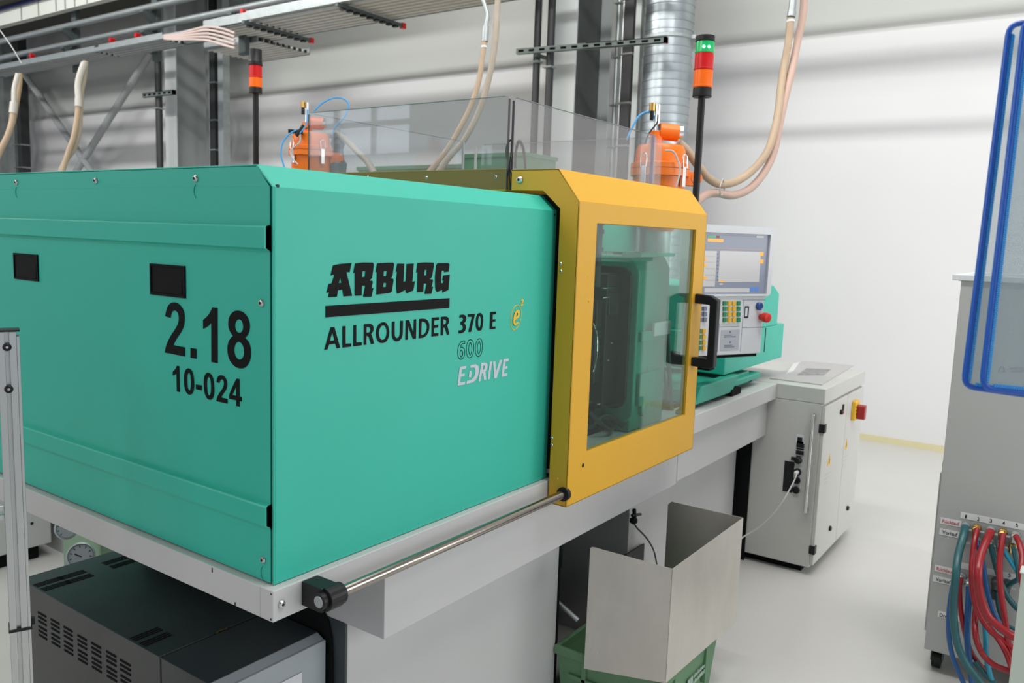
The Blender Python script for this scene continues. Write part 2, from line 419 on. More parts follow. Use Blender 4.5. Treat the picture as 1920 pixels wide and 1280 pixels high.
# thin folded lips of the corner
b = MB(); b.box(.0005, .004, .0, .005, ZB, ZT)
b.prism([(0, ZT), (.005, ZT), (CY+.004, CZ-.004), (CY, CZ)], 'X', .0005, .004)
b.box(.0005, .004, CY, W-CY, CZ-.003, CZ)
obj('corner_fold', b, GREEN, M, bevel=.0008)
for (yc, zc) in ((.353, 1.5390), (.997, 1.5375)):
    hw, hh = (.066, .0345)
    b = MB(); b.frame([(yc-hw, zc-hh), (yc+hw, zc-hh), (yc+hw, zc+hh), (yc-hw, zc+hh)], [(yc-hw+.005, zc-hh+.005), (yc+hw-.005, zc-hh+.005), (yc+hw-.005, zc+hh-.005), (yc-hw+.005, zc+hh-.005)], 'X', -.0035, .001)
    b.box(-.0015, 0, yc-hw+.004, yc+hw-.004, zc-hh+.004, zc+hh-.004)
    b.prism([(-.0016, zc-.028), (-.0026, zc-.028), (-.0016, zc+.01)], 'Y', yc-hw+.012, yc+hw-.012)
    obj('handle_recess', b, INK, EC, bevel=.001)
for (y, z) in ((.246, 1.757), (.639, 1.757), (1.032, 1.757), (.034, 1.513), (.032, .986)):
    screw(EC, (-.0, y, z), (-1, 0, 0), .0075)
for (y, z) in ((.243, 1.757), (1.03, 1.757), (.030, .984)):   # keyhole slots below the screws
    b = MB(); pts = [(-.0006, y+.009*math.sin(a)+.001, z-.026+.014*math.cos(a)) for a in [PI*.1+PI*.8*i/8 for i in range(9)]]
    b.tube(pts, .0011, 6, 0); obj('keyhole_slot', b, GREEN_IN, EC)
# lettering on the end cover
for lp in (
 [[(105,390),(125,280),(160,180),(215,125),(280,108),(350,125),(420,185),(470,270),(495,370),(492,500),(470,610),(420,710),(350,810),(300,890),(268,968),(500,1015),(500,1195),(97,1115),(115,1020),(150,910),(220,775),(300,660),(350,570),(375,500),(380,420),(370,350),(340,295),(290,272),(245,295),(222,350),(212,425)]],
 [[(612,1025),(730,1045),(730,1240),(612,1222)]]):
    traced('number_digit', lp, 'X', -.0006, 300, 556, 10.667, INK, EC, (-1, 0, 0))
for lp in (
 [[(175,95),(265,105),(268,1095),(158,1073),(155,370),(90,440),(10,480),(10,318),(80,265),(140,180)]],
 [[(620,152),(560,165),(505,215),(470,290),(458,380),(468,470),(500,550),(545,605),(500,645),(460,720),(443,820),(450,930),(480,1030),(530,1110),(600,1170),(690,1193),(760,1175),(820,1110),(855,1020),(865,910),(855,800),(825,710),(755,640),(800,600),(830,540),(845,450),(838,360),(805,270),(745,195),(680,160)],
  [(640,305),(600,335),(577,400),(580,470),(605,530),(650,555),(695,545),(725,490),(728,420),(710,350),(680,315)],
  [(635,705),(590,740),(565,810),(562,890),(585,970),(625,1020),(670,1035),(720,1005),(745,930),(745,850),(720,770),(680,720)]]):
    traced('number_digit', lp, 'X', -.0006, 380, 566, 9.55, INK, EC, (-1, 0, 0))
for lp in (
 [[(215,122),(270,130),(282,755),(215,735),(205,300),(165,335),(118,355),(118,260),(165,220),(195,170)]],
 [[(485,178),(430,205),(395,290),(385,400),(388,540),(402,660),(435,750),(480,805),(530,820),(580,795),(615,720),(627,600),(622,450),(605,330),(575,245),(530,195)], [(500,280),(470,320),(460,400),(462,540),(470,640),(490,700),(515,720),(540,695),(555,610),(555,480),(545,360),(525,300)]],
 [[(670,568),(812,595),(810,712),(672,680)]],
 [[(955,282),(905,310),(870,390),(857,500),(862,640),(880,770),(915,870),(960,925),(1015,940),(1065,915),(1100,840),(1112,720),(1105,570),(1085,430),(1050,345),(1005,300)], [(975,382),(945,415),(932,500),(935,640),(945,750),(965,820),(992,842),(1018,815),(1035,740),(1037,600),(1028,480),(1005,410)]],
 [[(1165,515),(1180,430),(1205,370),(1250,345),(1310,350),(1370,395),(1410,470),(1422,560),(1412,640),(1380,715),(1320,800),(1270,880),(1425,920),(1428,1028),(1162,968),(1180,880),(1220,800),(1290,700),(1330,630),(1348,560),(1340,490),(1315,452),(1280,445),(1250,475),(1235,532)]],
 [[(1645,428),(1715,440),(1718,858),(1768,872),(1768,975),(1718,970),(1718,1100),(1642,1085),(1642,950),(1470,912),(1470,795)], [(1638,615),(1540,820),(1640,845)]]):
    traced('number_digit', lp, 'X', -.0006, 315, 676, 12.8, INK, EC, (-1, 0, 0))
# lettering on the front cover
def px1(pts, ox=606, oy=486, s=15.484): return [at('Y', -.0006, ox+a/s, oy+c/s) for a, c in pts]
def px2(pts): return px1(pts, 726)
glyphs = [
 [px1([(285,175),(480,135),(650,120),(822,105),(765,375),(670,365),(840,1060),(590,1075),(560,875),(425,900),(395,1085),(145,1100),(175,950),(95,970),(160,715),(250,695),(330,435),(218,470)]), px1([(495,500),(455,685),(530,685)])],
 [px1([(925,120),(1150,92),(1440,95),(1470,150),(1420,520),(1390,570),(1335,612),(1420,620),(1440,655),(1395,855),(1455,825),(1400,1085),(1160,1085),(1225,765),(1125,762),(1115,1050),(915,1055),(915,380),(875,400)]), px1([(1135,345),(1225,340),(1210,505),(1130,520)])],
 [px1([(1568,115),(1858,97),(2030,97),(2058,140),(2008,490),(1978,530),(1928,552),(2018,560),(2043,600),(1993,920),(1958,960),(1858,985),(1545,1022),(1560,365),(1522,378)]), px1([(1757,340),(1847,340),(1830,490),(1747,492)]), px1([(1750,685),(1832,685),(1820,802),(1737,802)])],
 [px2([(295,125),(495,125),(468,660),(540,630),(565,135),(770,120),(728,665),(805,630),(755,905),(570,978),(540,950),(535,880),(320,992),(285,985),(265,850),(262,600),(290,345),(250,370)])],
 [px2([(880,105),(1100,90),(1335,95),(1360,135),(1300,500),(1270,545),(1225,572),(1310,580),(1330,610),(1285,805),(1330,790),(1280,1000),(1085,1005),(1145,705),(1058,700),(1045,945),(868,950),(885,365),(843,385)]), px2([(1085,308),(1150,305),(1140,460),(1075,470)])],
 [px2([(1480,108),(1775,108),(1810,145),(1785,355),(1650,375),(1655,325),(1580,325),(1562,695),(1625,685),(1640,610),(1600,612),(1630,470),(1815,445),(1775,890),(1600,965),(1605,885),(1450,945),(1410,900),(1395,800),(1390,500),(1420,200),(1445,130)])]]
for g in glyphs: shape('logo_letter', g, INK, FC, (0, -1, 0))
b = MB(); b.box(.134, .537, -.0012, 0, 1.4795, 1.5035); obj('logo_bar', b, INK, FC)
FN = (0, -1, 0)
for lp in (
 [[(250,430),(360,425),(530,1035),(432,1052),(390,912),(205,938),(155,1085),(65,1095)], [(300,565),(228,832),(368,812)]],
 [[(600,400),(690,392),(690,915),(855,905),(855,1000),(600,1030)]],
 [[(925,370),(1005,362),(1005,882),(1170,872),(1165,962),(918,990)]],
 [[(1232,345),(1330,330),(1420,328),(1480,355),(1515,410),(1520,490),(1500,560),(1445,625),(1475,690),(1530,912),(1445,928),(1385,720),(1355,692),(1305,690),(1305,945),(1228,952)], [(1308,425),(1380,422),(1420,445),(1432,500),(1415,565),(1370,590),(1308,598)]],
 [[(1810,278),(1740,295),(1665,350),(1610,450),(1585,580),(1595,720),(1640,830),(1700,885),(1770,897),(1840,885),(1888,845),(1930,790),(1970,690),(1983,540),(1950,400),(1888,300),(1850,283)], [(1795,370),(1740,400),(1690,480),(1670,590),(1680,700),(1715,775),(1770,805),(1840,785),(1880,720),(1905,620),(1905,510),(1885,440),(1850,385)]]):
    traced('model_letter', lp, 'Y', -.0006, 604, 586, 15.738, INK, FC, FN)
for lp in (
 [[(175,265),(250,258),(248,600),(255,680),(280,735),(320,752),(365,735),(400,670),(412,580),(415,240),(495,235),(490,560),(480,680),(440,775),(380,830),(300,847),(235,820),(190,755),(170,660),(168,560)]],
 [[(582,222),(675,215),(808,610),(820,200),(888,192),(878,765),(792,772),(645,375),(640,795),(568,800)]],
 [[(975,185),(1090,172),(1170,185),(1225,230),(1265,310),(1278,400),(1265,520),(1225,620),(1160,700),(1080,742),(962,755)], [(1045,265),(1100,262),(1155,285),(1195,345),(1208,420),(1195,520),(1155,610),(1100,650),(1035,660)]],
 [[(1350,150),(1555,130),(1552,210),(1415,228),(1415,368),(1538,355),(1535,440),(1410,455),(1405,610),(1542,600),(1538,682),(1340,705)]],
 [[(1620,125),(1730,110),(1800,120),(1845,165),(1860,235),(1845,310),(1795,375),(1820,440),(1862,640),(1795,650),(1745,465),(1720,440),(1685,440),(1680,660),(1612,670)], [(1685,200),(1740,198),(1772,220),(1782,260),(1770,315),(1740,342),(1685,350)]]):
    traced('model_letter', lp, 'Y', -.0006, 724, 586, 15.738, INK, FC, FN)
for lp in (
 [[(85,290),(120,280),(150,285),(170,310),(172,345),(160,380),(140,398),(160,415),(168,450),(160,490),(135,520),(100,532),(70,530),(72,492),(100,492),(125,478),(130,445),(115,420),(95,415),(97,378),(120,370),(133,345),(125,322),(105,318),(82,328)]],
 [[(195,278),(285,270),(283,300),(235,512),(200,515),(248,310),(192,312)]],
 [[(350,258),(320,275),(303,330),(298,400),(305,460),(325,492),(348,500),(375,485),(392,430),(400,370),(395,300),(375,265)], [(350,292),(335,320),(328,370),(330,430),(345,462),(362,440),(370,380),(368,320)]],
 [[(492,248),(570,243),(568,275),(525,280),(522,345),(562,342),(560,372),(520,377),(518,445),(562,440),(560,470),(485,478)]]):
    traced('model_digit', lp, 'Y', -.0006, 850, 550, 7.113, INK, FC, FN)
for lps in (([(157,632),(155,668),(125,668),(103,690),(95,722),(120,715),(148,735),(157,780),(148,835),(125,870),(98,880),(70,860),(58,810),(58,750),(72,690),(100,648),(130,632)], [(110,755),(92,775),(88,815),(100,845),(115,842),(127,815),(125,775)]),
            ([(225,615),(200,630),(180,680),(173,750),(180,820),(200,855),(225,860),(250,840),(270,790),(277,720),(270,655),(250,620)], [(227,652),(210,680),(205,740),(210,800),(225,825),(240,800),(248,740),(242,680)]),
            ([(350,600),(322,615),(302,665),(293,735),(298,800),(315,835),(340,843),(365,825),(383,775),(391,700),(385,640),(370,608)], [(345,635),(328,670),(320,725),(325,785),(340,808),(355,785),(365,725),(360,665)])):
    b = MB()
    for lp in lps:
        P = soft([at('Y', -.0004, 850+a/7.113, 550+c/7.113) for a, c in lp], 1); b.tube(P+[P[0]], .0012, 5, 0)
    o_ = obj('outlined_digit', b, INK, FC)
    for vv in o_.data.vertices: vv.co.y = -.6+(vv.co.y+.6)*.4
def px3(pts): return [at('Y', -.0006, 850+a/7.113, 550+c/7.113) for a, c in pts]
for g in ([[(85,975),(172,965),(163,1002),(112,1012),(105,1072),(152,1066),(145,1103),(97,1110),(86,1188),(158,1175),(150,1212),(52,1230)]],
          [[(228,955),(300,945),(330,965),(338,1010),(335,1050),(320,1110),(290,1160),(250,1188),(170,1205),(178,1165),(240,1150),(275,1110),(292,1050),(290,1005),(275,985),(222,990)]],
          [[(213,1035),(243,1030),(233,1115),(203,1120)]],
          [[(370,925),(430,922),(455,945),(450,1000),(425,1045),(437,1150),(405,1155),(395,1062),(376,1064),(358,1170),(333,1172)], [(397,960),(418,960),(410,1010),(390,1022)]],
          [[(485,908),(515,905),(482,1142),(457,1146)]],
          [[(527,905),(557,900),(568,1045),(616,888),(650,883),(575,1128),(545,1131)]],
          [[(668,875),(740,865),(733,900),(693,908),(686,972),(722,966),(716,1002),(681,1008),(672,1068),(716,1060),(710,1100),(637,1112)]]):
    shape('drive_letter', [px3(q) for q in g], SILVERINK, FC, (0, -1, 0))
ring = soft([at('Y', -.0006, 850+p_/7.113, 550+q_/7.113) for p_, q_ in [(850,152),(815,172),(785,230),(765,310),(760,390),(775,460),(800,488),(830,480),(870,430),(895,360),(905,280),(900,210),(880,165)]])
b = MB(); b.tube(ring+[ring[0]], .0010, 6, 0); obj('emblem_ring', b, YELINK, FC)
EL = [[(862,213),(832,228),(808,285),(797,350),(800,405),(815,428),(838,422),(865,398),(868,378),(850,378),(832,395),(822,385),(822,350),(868,325),(885,285),(882,232)], [(855,255),(838,285),(832,315),(852,300),(862,275)]]
traced('emblem_letter', [[(p_-7, q_+3) for p_, q_ in lp] for lp in EL], 'Y', -.0002, 850, 550, 7.113, INK, FC, FN)
traced('emblem_letter', EL, 'Y', -.0010, 850, 550, 7.113, YELINK, FC, FN)
traced('emblem_digit', [[(902,92),(912,76),(930,76),(938,98),(928,122),(914,142),(930,146),(928,160),(898,166),(898,150),(916,118),(922,100),(914,94),(908,104)]], 'Y', -.0008, 850, 550, 7.113, YELINK, FC, FN)

# --- light grey base frame under the cover
b = MB(); b.box(-.018, L+.01, -.02, .02, .872, ZB-.0015); b.box(-.018, .02, .02, W, .872, ZB-.0015); b.box(-.018, L, W-.02, W+.02, .872, ZB-.0015)
BR = obj('base_rim', b, WHITE, M, bevel=.002)
b = MB(); b.box(.02, L+.01, .02, W-.02, .895, .92); obj('deck_plate', b, VOID, M)
screw(BR, (.003, -.0205, .905), (0, -1, 0), .0085)
b = MB()
for (y, z, h) in ((.178, .930, .010), (.100, .877, .007)): b.box(-.0188, -.0175, y, y+.003, z-h/2, z+h/2)
b.box(-.0188, -.0175, -.016, -.012, .876, .880); b.box(-.0188, -.0175, -.016, -.013, .930, .933)
obj('fold_notch', b, BLACK, BR)
# bed rail carrying on to the control cabinet, flat top table
b = MB(); b.prism([(-.02, .886), (-.02, .966), (.125, .966), (.125, .950), (0, .950), (0, .886)], 'X', L+.012, 3.146)
obj('bed_rail', b, WHITE, M, bevel=.003)
b = MB(); b.box(L+.012, 3.146, .10, 1.15, .90, .948); obj('bed_sump', b, VOID, M)
b = MB(); b.box(1.0, 3.146, 1.03, 1.30, .886, .966); obj('bed_rail', b, WHITE, M, bevel=.003)
# apron in two lengths with a seam
b = MB(); b.box(.345, 2.041, .02, .60, .680, .886); obj('apron', b, WHITE, M, bevel=.002)
b = MB(); b.box(2.045, 3.146, .02, .60, .690, .886); obj('apron', b, WHITE, M, bevel=.002)
# pedestals
b = MB(); b.box(.350, 1.36, .15, 1.05, .0, .679); PD = obj('pedestal', b, WHITE, M, bevel=.002)
b = MB(); b.box(.343, .3495, .152, 1.05, .0, .68); obj('shaded_end_face', b, DARKG, PD)  # pedestal end lies in shade, painted here as a charcoal face
ya = at('X', .342, 626, 1190).y; za = at('X', .342, 610, 1140).z
b = MB(); b.prism([(1.05, 0), (ya-.012, 0), (ya, za-.13), (ya+.004, za-.07), (ya+.016, za-.03), (ya+.035, za-.008), (ya+.06, za), (1.05, za)], 'X', .336, .342); obj('arched_void_sheet', b, VOID, PD)  # black sheet standing in for the unlit void under the machine
b = MB()
for (x, z) in ((1.345, .63), (1.35, .60), (1.345, .585)): b.cyl((x, .1505, z), (x, .149, z), .003, n=8)
obj('rivet', b, SCREWM, PD)
b = MB(); b.box(1.895, 3.10, .15, 1.05, 0, .69); obj('pedestal', b, WHITE, M, bevel=.002)
b = MB(); b.box(3.105, 3.14, .20, 1.05, 0, .69); b.box(3.140, 3.1465, .085, .20, .0, .69); obj('cabinet_gap_shade', b, VOID, M)  # black sheets painting the shade between second pedestal and cabinet
b = MB(); b.box(1.36, 1.90, .55, .57, 0, .69); b.box(1.365, 1.375, .15, .55, 0, .68); b.box(1.36, 1.9, .16, .55, .66, .68); obj('bay_dark_filler', b, VOID, M)  # black sheets painting the darkness of the bay between the pedestals
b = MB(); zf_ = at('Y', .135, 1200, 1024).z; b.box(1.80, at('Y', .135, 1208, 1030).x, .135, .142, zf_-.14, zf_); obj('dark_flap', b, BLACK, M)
b = MB(); b.box(1.376, 1.8, .40, .43, .30, .60); obj('bay_dark_filler', b, mat('dark_teal_casting', (.008, .05, .045), .5), M)
b = MB(); p0 = at('X', 1.42, 1045, 1128); p1 = at('X', 1.42, 1084, 1163); b.cyl(p0, p1, .009, n=12); obj('strut', b, GALV, M)
b = MB(); b.tube([(1.62, .2, .66), (1.66, .19, .635), (1.74, .19, .64), (1.80, .2, .67)], .009, 8); obj('bay_hose', b, PIPEBLK, M)
# junction plug and cable hanging under the apron beside the second pedestal
b = MB(); b.use(BLACK)
q = lambda x, y: at('Y', .10, x, y)
b.cyl(q(1189, 955), q(1190, 970), .008, n=10); b.cyl(q(1185, 966), q(1201, 964), .006, n=8); b.lathe(q(1188, 975), (0, 0, -1), [(.007, -.012), (.016, -.006), (.016, .008), (.008, .014)], 12)
b.tube([q(1187, 978), q(1195, 990), q(1212, 1008), q(1225, 1030), q(1231, 1055), at('Y', .12, 1236, 1085)], .0035, 6)
obj('sensor_cable', b, None, M)

# --- guide rod with black end block
b = MB(); b.cyl((.075, -.078, .9105), (1.00, -.078, .9105), .0125, n=20); obj('guide_rod', b, STEEL, M, smooth=True)
b = MB(); b.use(BLACK)
b.box(.055, .098, -.080, -.021, .884, .936); b.cyl((.062, -.080, .9105), (.098, -.080, .9105), .0255, n=24)
b.cyl((.098, -.080, .9105), (.108, -.080, .9105), .0235, n=24); b.cyl((.048, -.080, .9105), (.062, -.080, .9105), .018, n=20)
b.use(GALV); b.cyl((.0465, -.080, .9105), (.049, -.080, .9105), .0125, n=18)
obj('rod_block', b, None, M, bevel=.0015)

# --- yellow sliding safety door
DX0, DX1, DY = .993, 1.925, -.0895
oc = [(DY, .872), (DY, 1.766), (-.016, 1.857), (.148, 1.857)]
ic = [(.148, 1.797), (.034, 1.795), (-.026, 1.745), (-.026, .872)]
b = MB()
b.prism(oc+ic, 'X', DX0, DX0+.004); b.prism(oc+ic, 'X', DX1-.004, DX1)
wo = [(DX0, .872), (DX1, .872), (DX1, 1.766), (DX0, 1.766)]; wi = [(1.100, 1.019), (1.831, 1.019), (1.831, 1.708), (1.100, 1.708)]
b.frame(wo, wi, 'Y', DY, DY+.004)
b.prism([(DY, 1.766), (-.016, 1.857), (.148, 1.857), (.148, 1.853), (-.014, 1.853), (DY+.003, 1.765)], 'X', DX0, DX1)
b.box(DX0, DX1, DY, -.03, .872, .876)
b.frame([(1.08, 1.0), (1.85, 1.0), (1.85, 1.73), (1.08, 1.73)], [(1.101, 1.020), (1.830, 1.020), (1.830, 1.707), (1.101, 1.707)], 'Y', DY+.004, DY+.022)
DR = obj('safety_door', b, YELLOW, M, bevel=.0012)
b = MB(); b.box(1.098, 1.833, DY+.007, DY+.012, 1.017, 1.710); obj('window_pane', b, WINDOW, DR)
# black D handle
b = MB(); hx = 1.872
b.prism([(DY, 1.438), (-.148, 1.436), (-.150, 1.238), (DY, 1.236), (DY, 1.203), (-.160, 1.200), (-.178, 1.206), (-.178, 1.455), (-.150, 1.470), (DY, 1.474)], 'X', hx-.017, hx+.017)
obj('door_handle', b, BLACK, DR, bevel=.004)
# black knob of the far door side and the rod eye
b = MB(); b.lathe((1.931, -.05, .918), (1, 0, 0), [(.028, 0), (.028, .02), (.018, .04), (.006, .046)], 16); obj('rubber_stop', b, BLACK, DR, smooth=True)
b = MB(); b.lathe((.9905, -.078, .9105), (1, 0, 0), [(.021, -.003), (.021, .012)], 18); obj('rod_bush', b, BLACK, DR)
screw(DR, (.993, .118, 1.827), (-1, 0, 0), .011)
for (y, z) in ((-.036, 1.588), (-.038, 1.566), (-.030, 1.072), (-.031, 1.051)): screw(DR, (.993, y, z), (-1, 0, 0), .0045)
b = MB(); b.lathe((1.081, DY, .982), (0, -1, 0), [(.0065, 0), (.0065, .001), (.005, .0015)], 12); obj('plug', b, BLACK, DR)
b = MB()
for (px, py) in ((1102, 519), (1090, 783), (1146, 855), (1198, 832), (1257, 811), (1046, 897)): p = at('Y', DY, px, py); b.lathe(p, (0, -1, 0), [(.002, 0), (.0015, .0012)], 8)
p = at('Y', DY, 1104, 564); b.lathe(p, (0, -1, 0), [(.005, 0), (.004, .002)], 10)
obj('weld_dimple', b, YELLOW, DR)

# --- yellow ring frame on top, carrying the clear guard
GX0, GX1, GY0, GY1, GZ = .990, 1.985, .160, 1.035, 1.861
b = MB(); b.frame([(GX0, GY0+.008), (GX1, GY0+.008), (GX1, GY1), (GX0, GY1)], [(GX0+.03, GY0+.03), (GX1-.03, GY0+.03), (GX1-.03, GY1-.03), (GX0+.03, GY1-.03)], 'Z', 1.795, GZ)
TF = obj('top_frame', b, YELLOW, M, bevel=.0015)
for p in ((800, 333), (930, 332), (690, 332)): q_ = at('X', GX0, *p); screw(TF, q_, (-1, 0, 0), .0055)
def pane(name, pts, ax, a, t=.006):
    b = MB(); b.prism(pts, ax, a, a+t); return obj(name, b, CLEAR, TF)
def plan(y0, y1, z0, z1, r):   # rectangle with rounded upper corners
    P = [(y0, z0), (y1, z0)]
    for cx, a0 in ((y1-r, 0), (y0+r, PI/2)):
        for i in range(5): a = a0+PI/2*i/4; P.append((cx+r*math.cos(a), z1-r+r*math.sin(a)))
    return P
pane('guard_pane', plan(GY0, GY1, 1.80, 2.070, .015), 'X', GX0-.006)
pane('guard_pane', plan(GX0+.022, GX1, 1.858, 2.070, .015), 'Y', GY0)
pane('guard_pane', plan(GX0, 1.85, GZ, 2.068, .008), 'Y', GY1-.006)
pane('guard_pane', plan(GY0+.01, GY1-.01, GZ, 2.066, .008), 'X', GX1-.006)
pane('guard_pane', plan(GX1-.02, GX1+.09, GZ-.1, 2.066, .008), 'Y', GY0+.02)
b = MB()   # dark cut edges of the panes
b.box(GX0-.0065, GX0+.0005, GY0-.001, GY0+.0015, 1.80, 2.062); b.box(GX0+.0205, GX0+.0235, GY0-.0005, GY0+.0065, 1.858, 2.060)
b.box(GX0-.006, GX0, GY1-.0015, GY1+.001, GZ, 2.065)
for bx in ((GX0-.006, GX0, GY0+.015, GY1-.015, 2.0700, 2.0716), (GX0+.037, GX1-.015, GY0, GY0+.006, 2.0700, 2.0716), (GX0+.008, 1.842, GY1-.006, GY1, 2.068, 2.0694), (GX1-.006, GX1, GY0+.02, GY1-.02, 2.066, 2.0674)):
    e2 = MB(); e2.box(*bx); obj('pane_rim', e2, PRIM, TF)
obj('pane_edge', b, mat('dark_pane_edge', (.03, .03, .035), .4), TF)
b = MB()
b.box(1.85, 1.856, GY1-.012, GY1-.002, GZ, 2.066); obj('edge_strip', b, GREYT, TF)
b = MB(); b.box(1.94, 1.948, GY1-.012, GY1-.002, GZ, 2.05); obj('edge_strip', b, GREYT, TF)
b = MB(); b.box(GX1-.012, GX1, GY0+.012, GY0+.020, GZ, 2.07); obj('edge_strip', b, mat('violet_edge', (.10, .07, .18), .4), TF)
b = MB(); q = lambda x, y: at('X', GX0+.006, x, y)
b.tube([q(957, 356), q(955, 330), q(952, 305), q(949, 282), q(954, 266), q(960, 264), q(959, 285), q(956, 312), q(960, 335), q(958, 356)], .0028, 8)
obj('loop_cable', b, PIPEBLK, TF)
b = MB(); q = lambda x, y: at('X', 1.3, x, y); b.tube([q(966, 315), q(967, 285), q(973, 264), q(980, 275), q(984, 300), q(985, 318)], .005, 8); obj('loop_cable', b, PIPEBLK, TF)

# --- what the door window shows: fixed platen with a dark mould, tie bars
b = MB(); b.prism([(.035, .968)]+[(.035, 1.56)]+[(.06, 1.605)]+[(1.0, 1.605), (1.0, .968)], 'X', 1.62, 1.90)
b.prism(rrect(.015, .45, 1.005, 1.59, .05), 'X', 1.600, 1.62)
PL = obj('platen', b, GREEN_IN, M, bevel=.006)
b = MB(); b.prism(rrect(.040, .42, 1.055, 1.570, .045), 'X', 1.588, 1.601); obj('mould_backplate', b, MOULD, PL, bevel=.003)
b = MB(); b.box(1.50, 1.588, .085, .35, 1.08, 1.545); b.box(1.46, 1.50, .10, .34, 1.16, 1.45)
b.box(1.505, 1.58, .078, .12, 1.40, 1.48); b.box(1.50, 1.56, .11, .3, 1.00, 1.08)
obj('mould_block', b, MOULD, PL, bevel=.004)
b = MB()
for z in (1.495, 1.462): b.cyl((1.46, .082, z), (1.585, .082, z), .004, n=10)
for (x, z) in ((1.55, 1.30), (1.53, 1.24), (1.47, 1.09)): b.lathe((x, .084, z), (0, -1, 0), [(.006, 0), (.004, .006)], 8)
b.tube([(1.46, .11, 1.37), (1.43, .08, 1.34), (1.42, .07, 1.27), (1.44, .09, 1.21), (1.47, .12, 1.20)], .003, 6)
obj('mould_fitting', b, CHROME, PL)
for (y, z) in ((.12, 1.50), (.12, 1.10), (.85, 1.50), (.85, 1.10)):
    b = MB(); b.cyl((L, y+.02, z), (1.6, y+.02, z), .028, n=20); obj('tie_bar', b, CHROME, M, smooth=True)
b = MB(); b.box(1.64, 1.83, .012, .034, 1.30, 1.335); b.lathe((1.76, .034, 1.19), (0, -1, 0), [(.02, 0), (.016, .003)], 14)
b.lathe((1.72, .05, 1.05), (0, -1, 0), [(.035, 0), (.035, .03), (.02, .035)], 18); b.box(1.66, 1.84, .018, .034, 1.06, 1.18)
obj('platen_boss', b, GREEN_IN, PL, bevel=.003)
b = MB(); b.box(1.72, 1.86, .0, .014, 1.315, 1.365); obj('white_clamp', b, PANELW, PL, bevel=.004)
b = MB(); b.cyl((1.765, .09, 1.60), (1.765, .09, 1.80), .014, n=12); obj('hose_riser', b, mat('mauve_riser', (.14, .11, .12), .5), PL)
b = MB(); b.box(1.78, 2.06, .09, .14, 1.604, 1.618); b.box(1.66, 1.80, .04, .12, 1.604, 1.622); obj('platen_lip', b, GREEN_IN, PL, bevel=.003)
b = MB(); b.tube([at('Y', .10, 1241, 568), at('Y', .09, 1250, 620), at('Y', .09, 1254, 680), at('Y', .09, 1257, 740), at('Y', .1, 1262, 800)], .010, 8); b.tube([at('Y', .10, 1236, 660), at('Y', .09, 1245, 700), at('Y', .09, 1252, 750)], .008, 8); obj('green_reflection_band', b, mat('deep_green_reflection', (.006, .07, .045), .4), M)  # curved reflection in the door glass, built as dark green tubes
b = MB(); b.box(1.99, 2.42, .45, .95, 1.61, 1.80); obj('rear_hood', b, GREEN, M, bevel=.004)
b = MB(); b.box(1.03, 1.10, -.01, .13, .967, 1.035); obj('platen_foot', b, GREEN, M, bevel=.003)
b = MB(); b.cyl((1.435, .10, 1.50), (1.435, .10, 1.80), .020, n=14)
for z in (1.62, 1.68, 1.71): b.cyl((1.435, .10, z), (1.435, .10, z+.015), .025, n=14)
obj('hydraulic_hose', b, PIPEBLK, M)
b = MB(); b.tube([(1.62, .06, .99), (1.56, .10, 1.03), (1.48, .12, 1.0), (1.40, .12, 1.04), (1.36, .13, 1.0)], .010, 8); b.tube([(1.60, .09, 1.0), (1.52, .06, .99), (1.44, .10, 1.06)], .008, 8)
obj('hydraulic_hose', b, PIPEBLK, M)

# --- injection unit: mint hood on its carriage
b = MB(); b.prism([(2.58, 1.065), (3.42, 1.065), (3.42, 1.25), (2.58, 1.25)], 'Y', .05, .78)
b.prism([(2.62, 1.25), (3.30, 1.25), (3.30, 1.415), (3.20, 1.46), (2.62, 1.46)], 'Y', .05, .74)
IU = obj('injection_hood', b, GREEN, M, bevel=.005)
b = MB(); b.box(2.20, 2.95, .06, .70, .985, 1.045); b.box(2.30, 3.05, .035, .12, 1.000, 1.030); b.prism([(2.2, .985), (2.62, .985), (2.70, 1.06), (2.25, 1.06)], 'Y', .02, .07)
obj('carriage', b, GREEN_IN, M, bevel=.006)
b = MB(); b.box(2.10, 3.12, .10, .16, .949, .985); b.box(2.60, 2.72, .015, .045, .970, .998); obj('guide_rail', b, VOID, M)
b = MB()
for (px, py) in ((1346, 748), (1366, 737)):
    p = at('Z', .966, px, py); b.box(p.x-.06, p.x+.05, p.y-.018, p.y+.018, .966, .9672)
obj('bed_sticker', b, mat('scuffed_sticker', (.42, .42, .42), .5, var=.6, vscale=40), M)

# --- control panel, turned towards the operator
PC = dp(1452, 427, 3.50)                       # its upper right corner
e = Vector((math.cos(math.radians(-26)), math.sin(math.radians(-26)), 0)); nn = Vector((e.y, -e.x, 0))
PW, PH = .44, .535
def pl(px, py):     # photo point on the panel face -> local (u from right edge leftwards negative, v down negative)
    p = onp(PC, nn, px, py); return (p-PC).dot(e), (p-PC).z
def pbox(u0, u1, v0, v1, d0, d1, b):
    b.obox(PC+e*u0+Z*v0+nn*d0, e*(u1-u0), Z*(v1-v0), nn*(d1-d0)); return b
def ppoly(u0, u1, v0, v1, r, d0, d1, b):
    P = rrect(u0, u1, v0, v1, r); n = len(P)
    vs = [PC+e*a+Z*c+nn*d0 for a, c in P]+[PC+e*a+Z*c+nn*d1 for a, c in P]
    b.add(vs, [(i, (i+1) % n, n+(i+1) % n, n+i) for i in range(n)]+[tuple(range(n))[::-1], tuple(range(n, 2*n))]); return b
uS1, vS1 = pl(1438, 551); uS0, vS0 = pl(1441, 440)
uR = (uS1+uS0)/2; ST, SB = vS0, vS1
b = MB(); ppoly(-PW, 0, -PH+.24, 0, .018, -.07, -.004, b); ppoly(-PW+.01, -.022, -PH, -.27, .006, -.05, -.006, b)
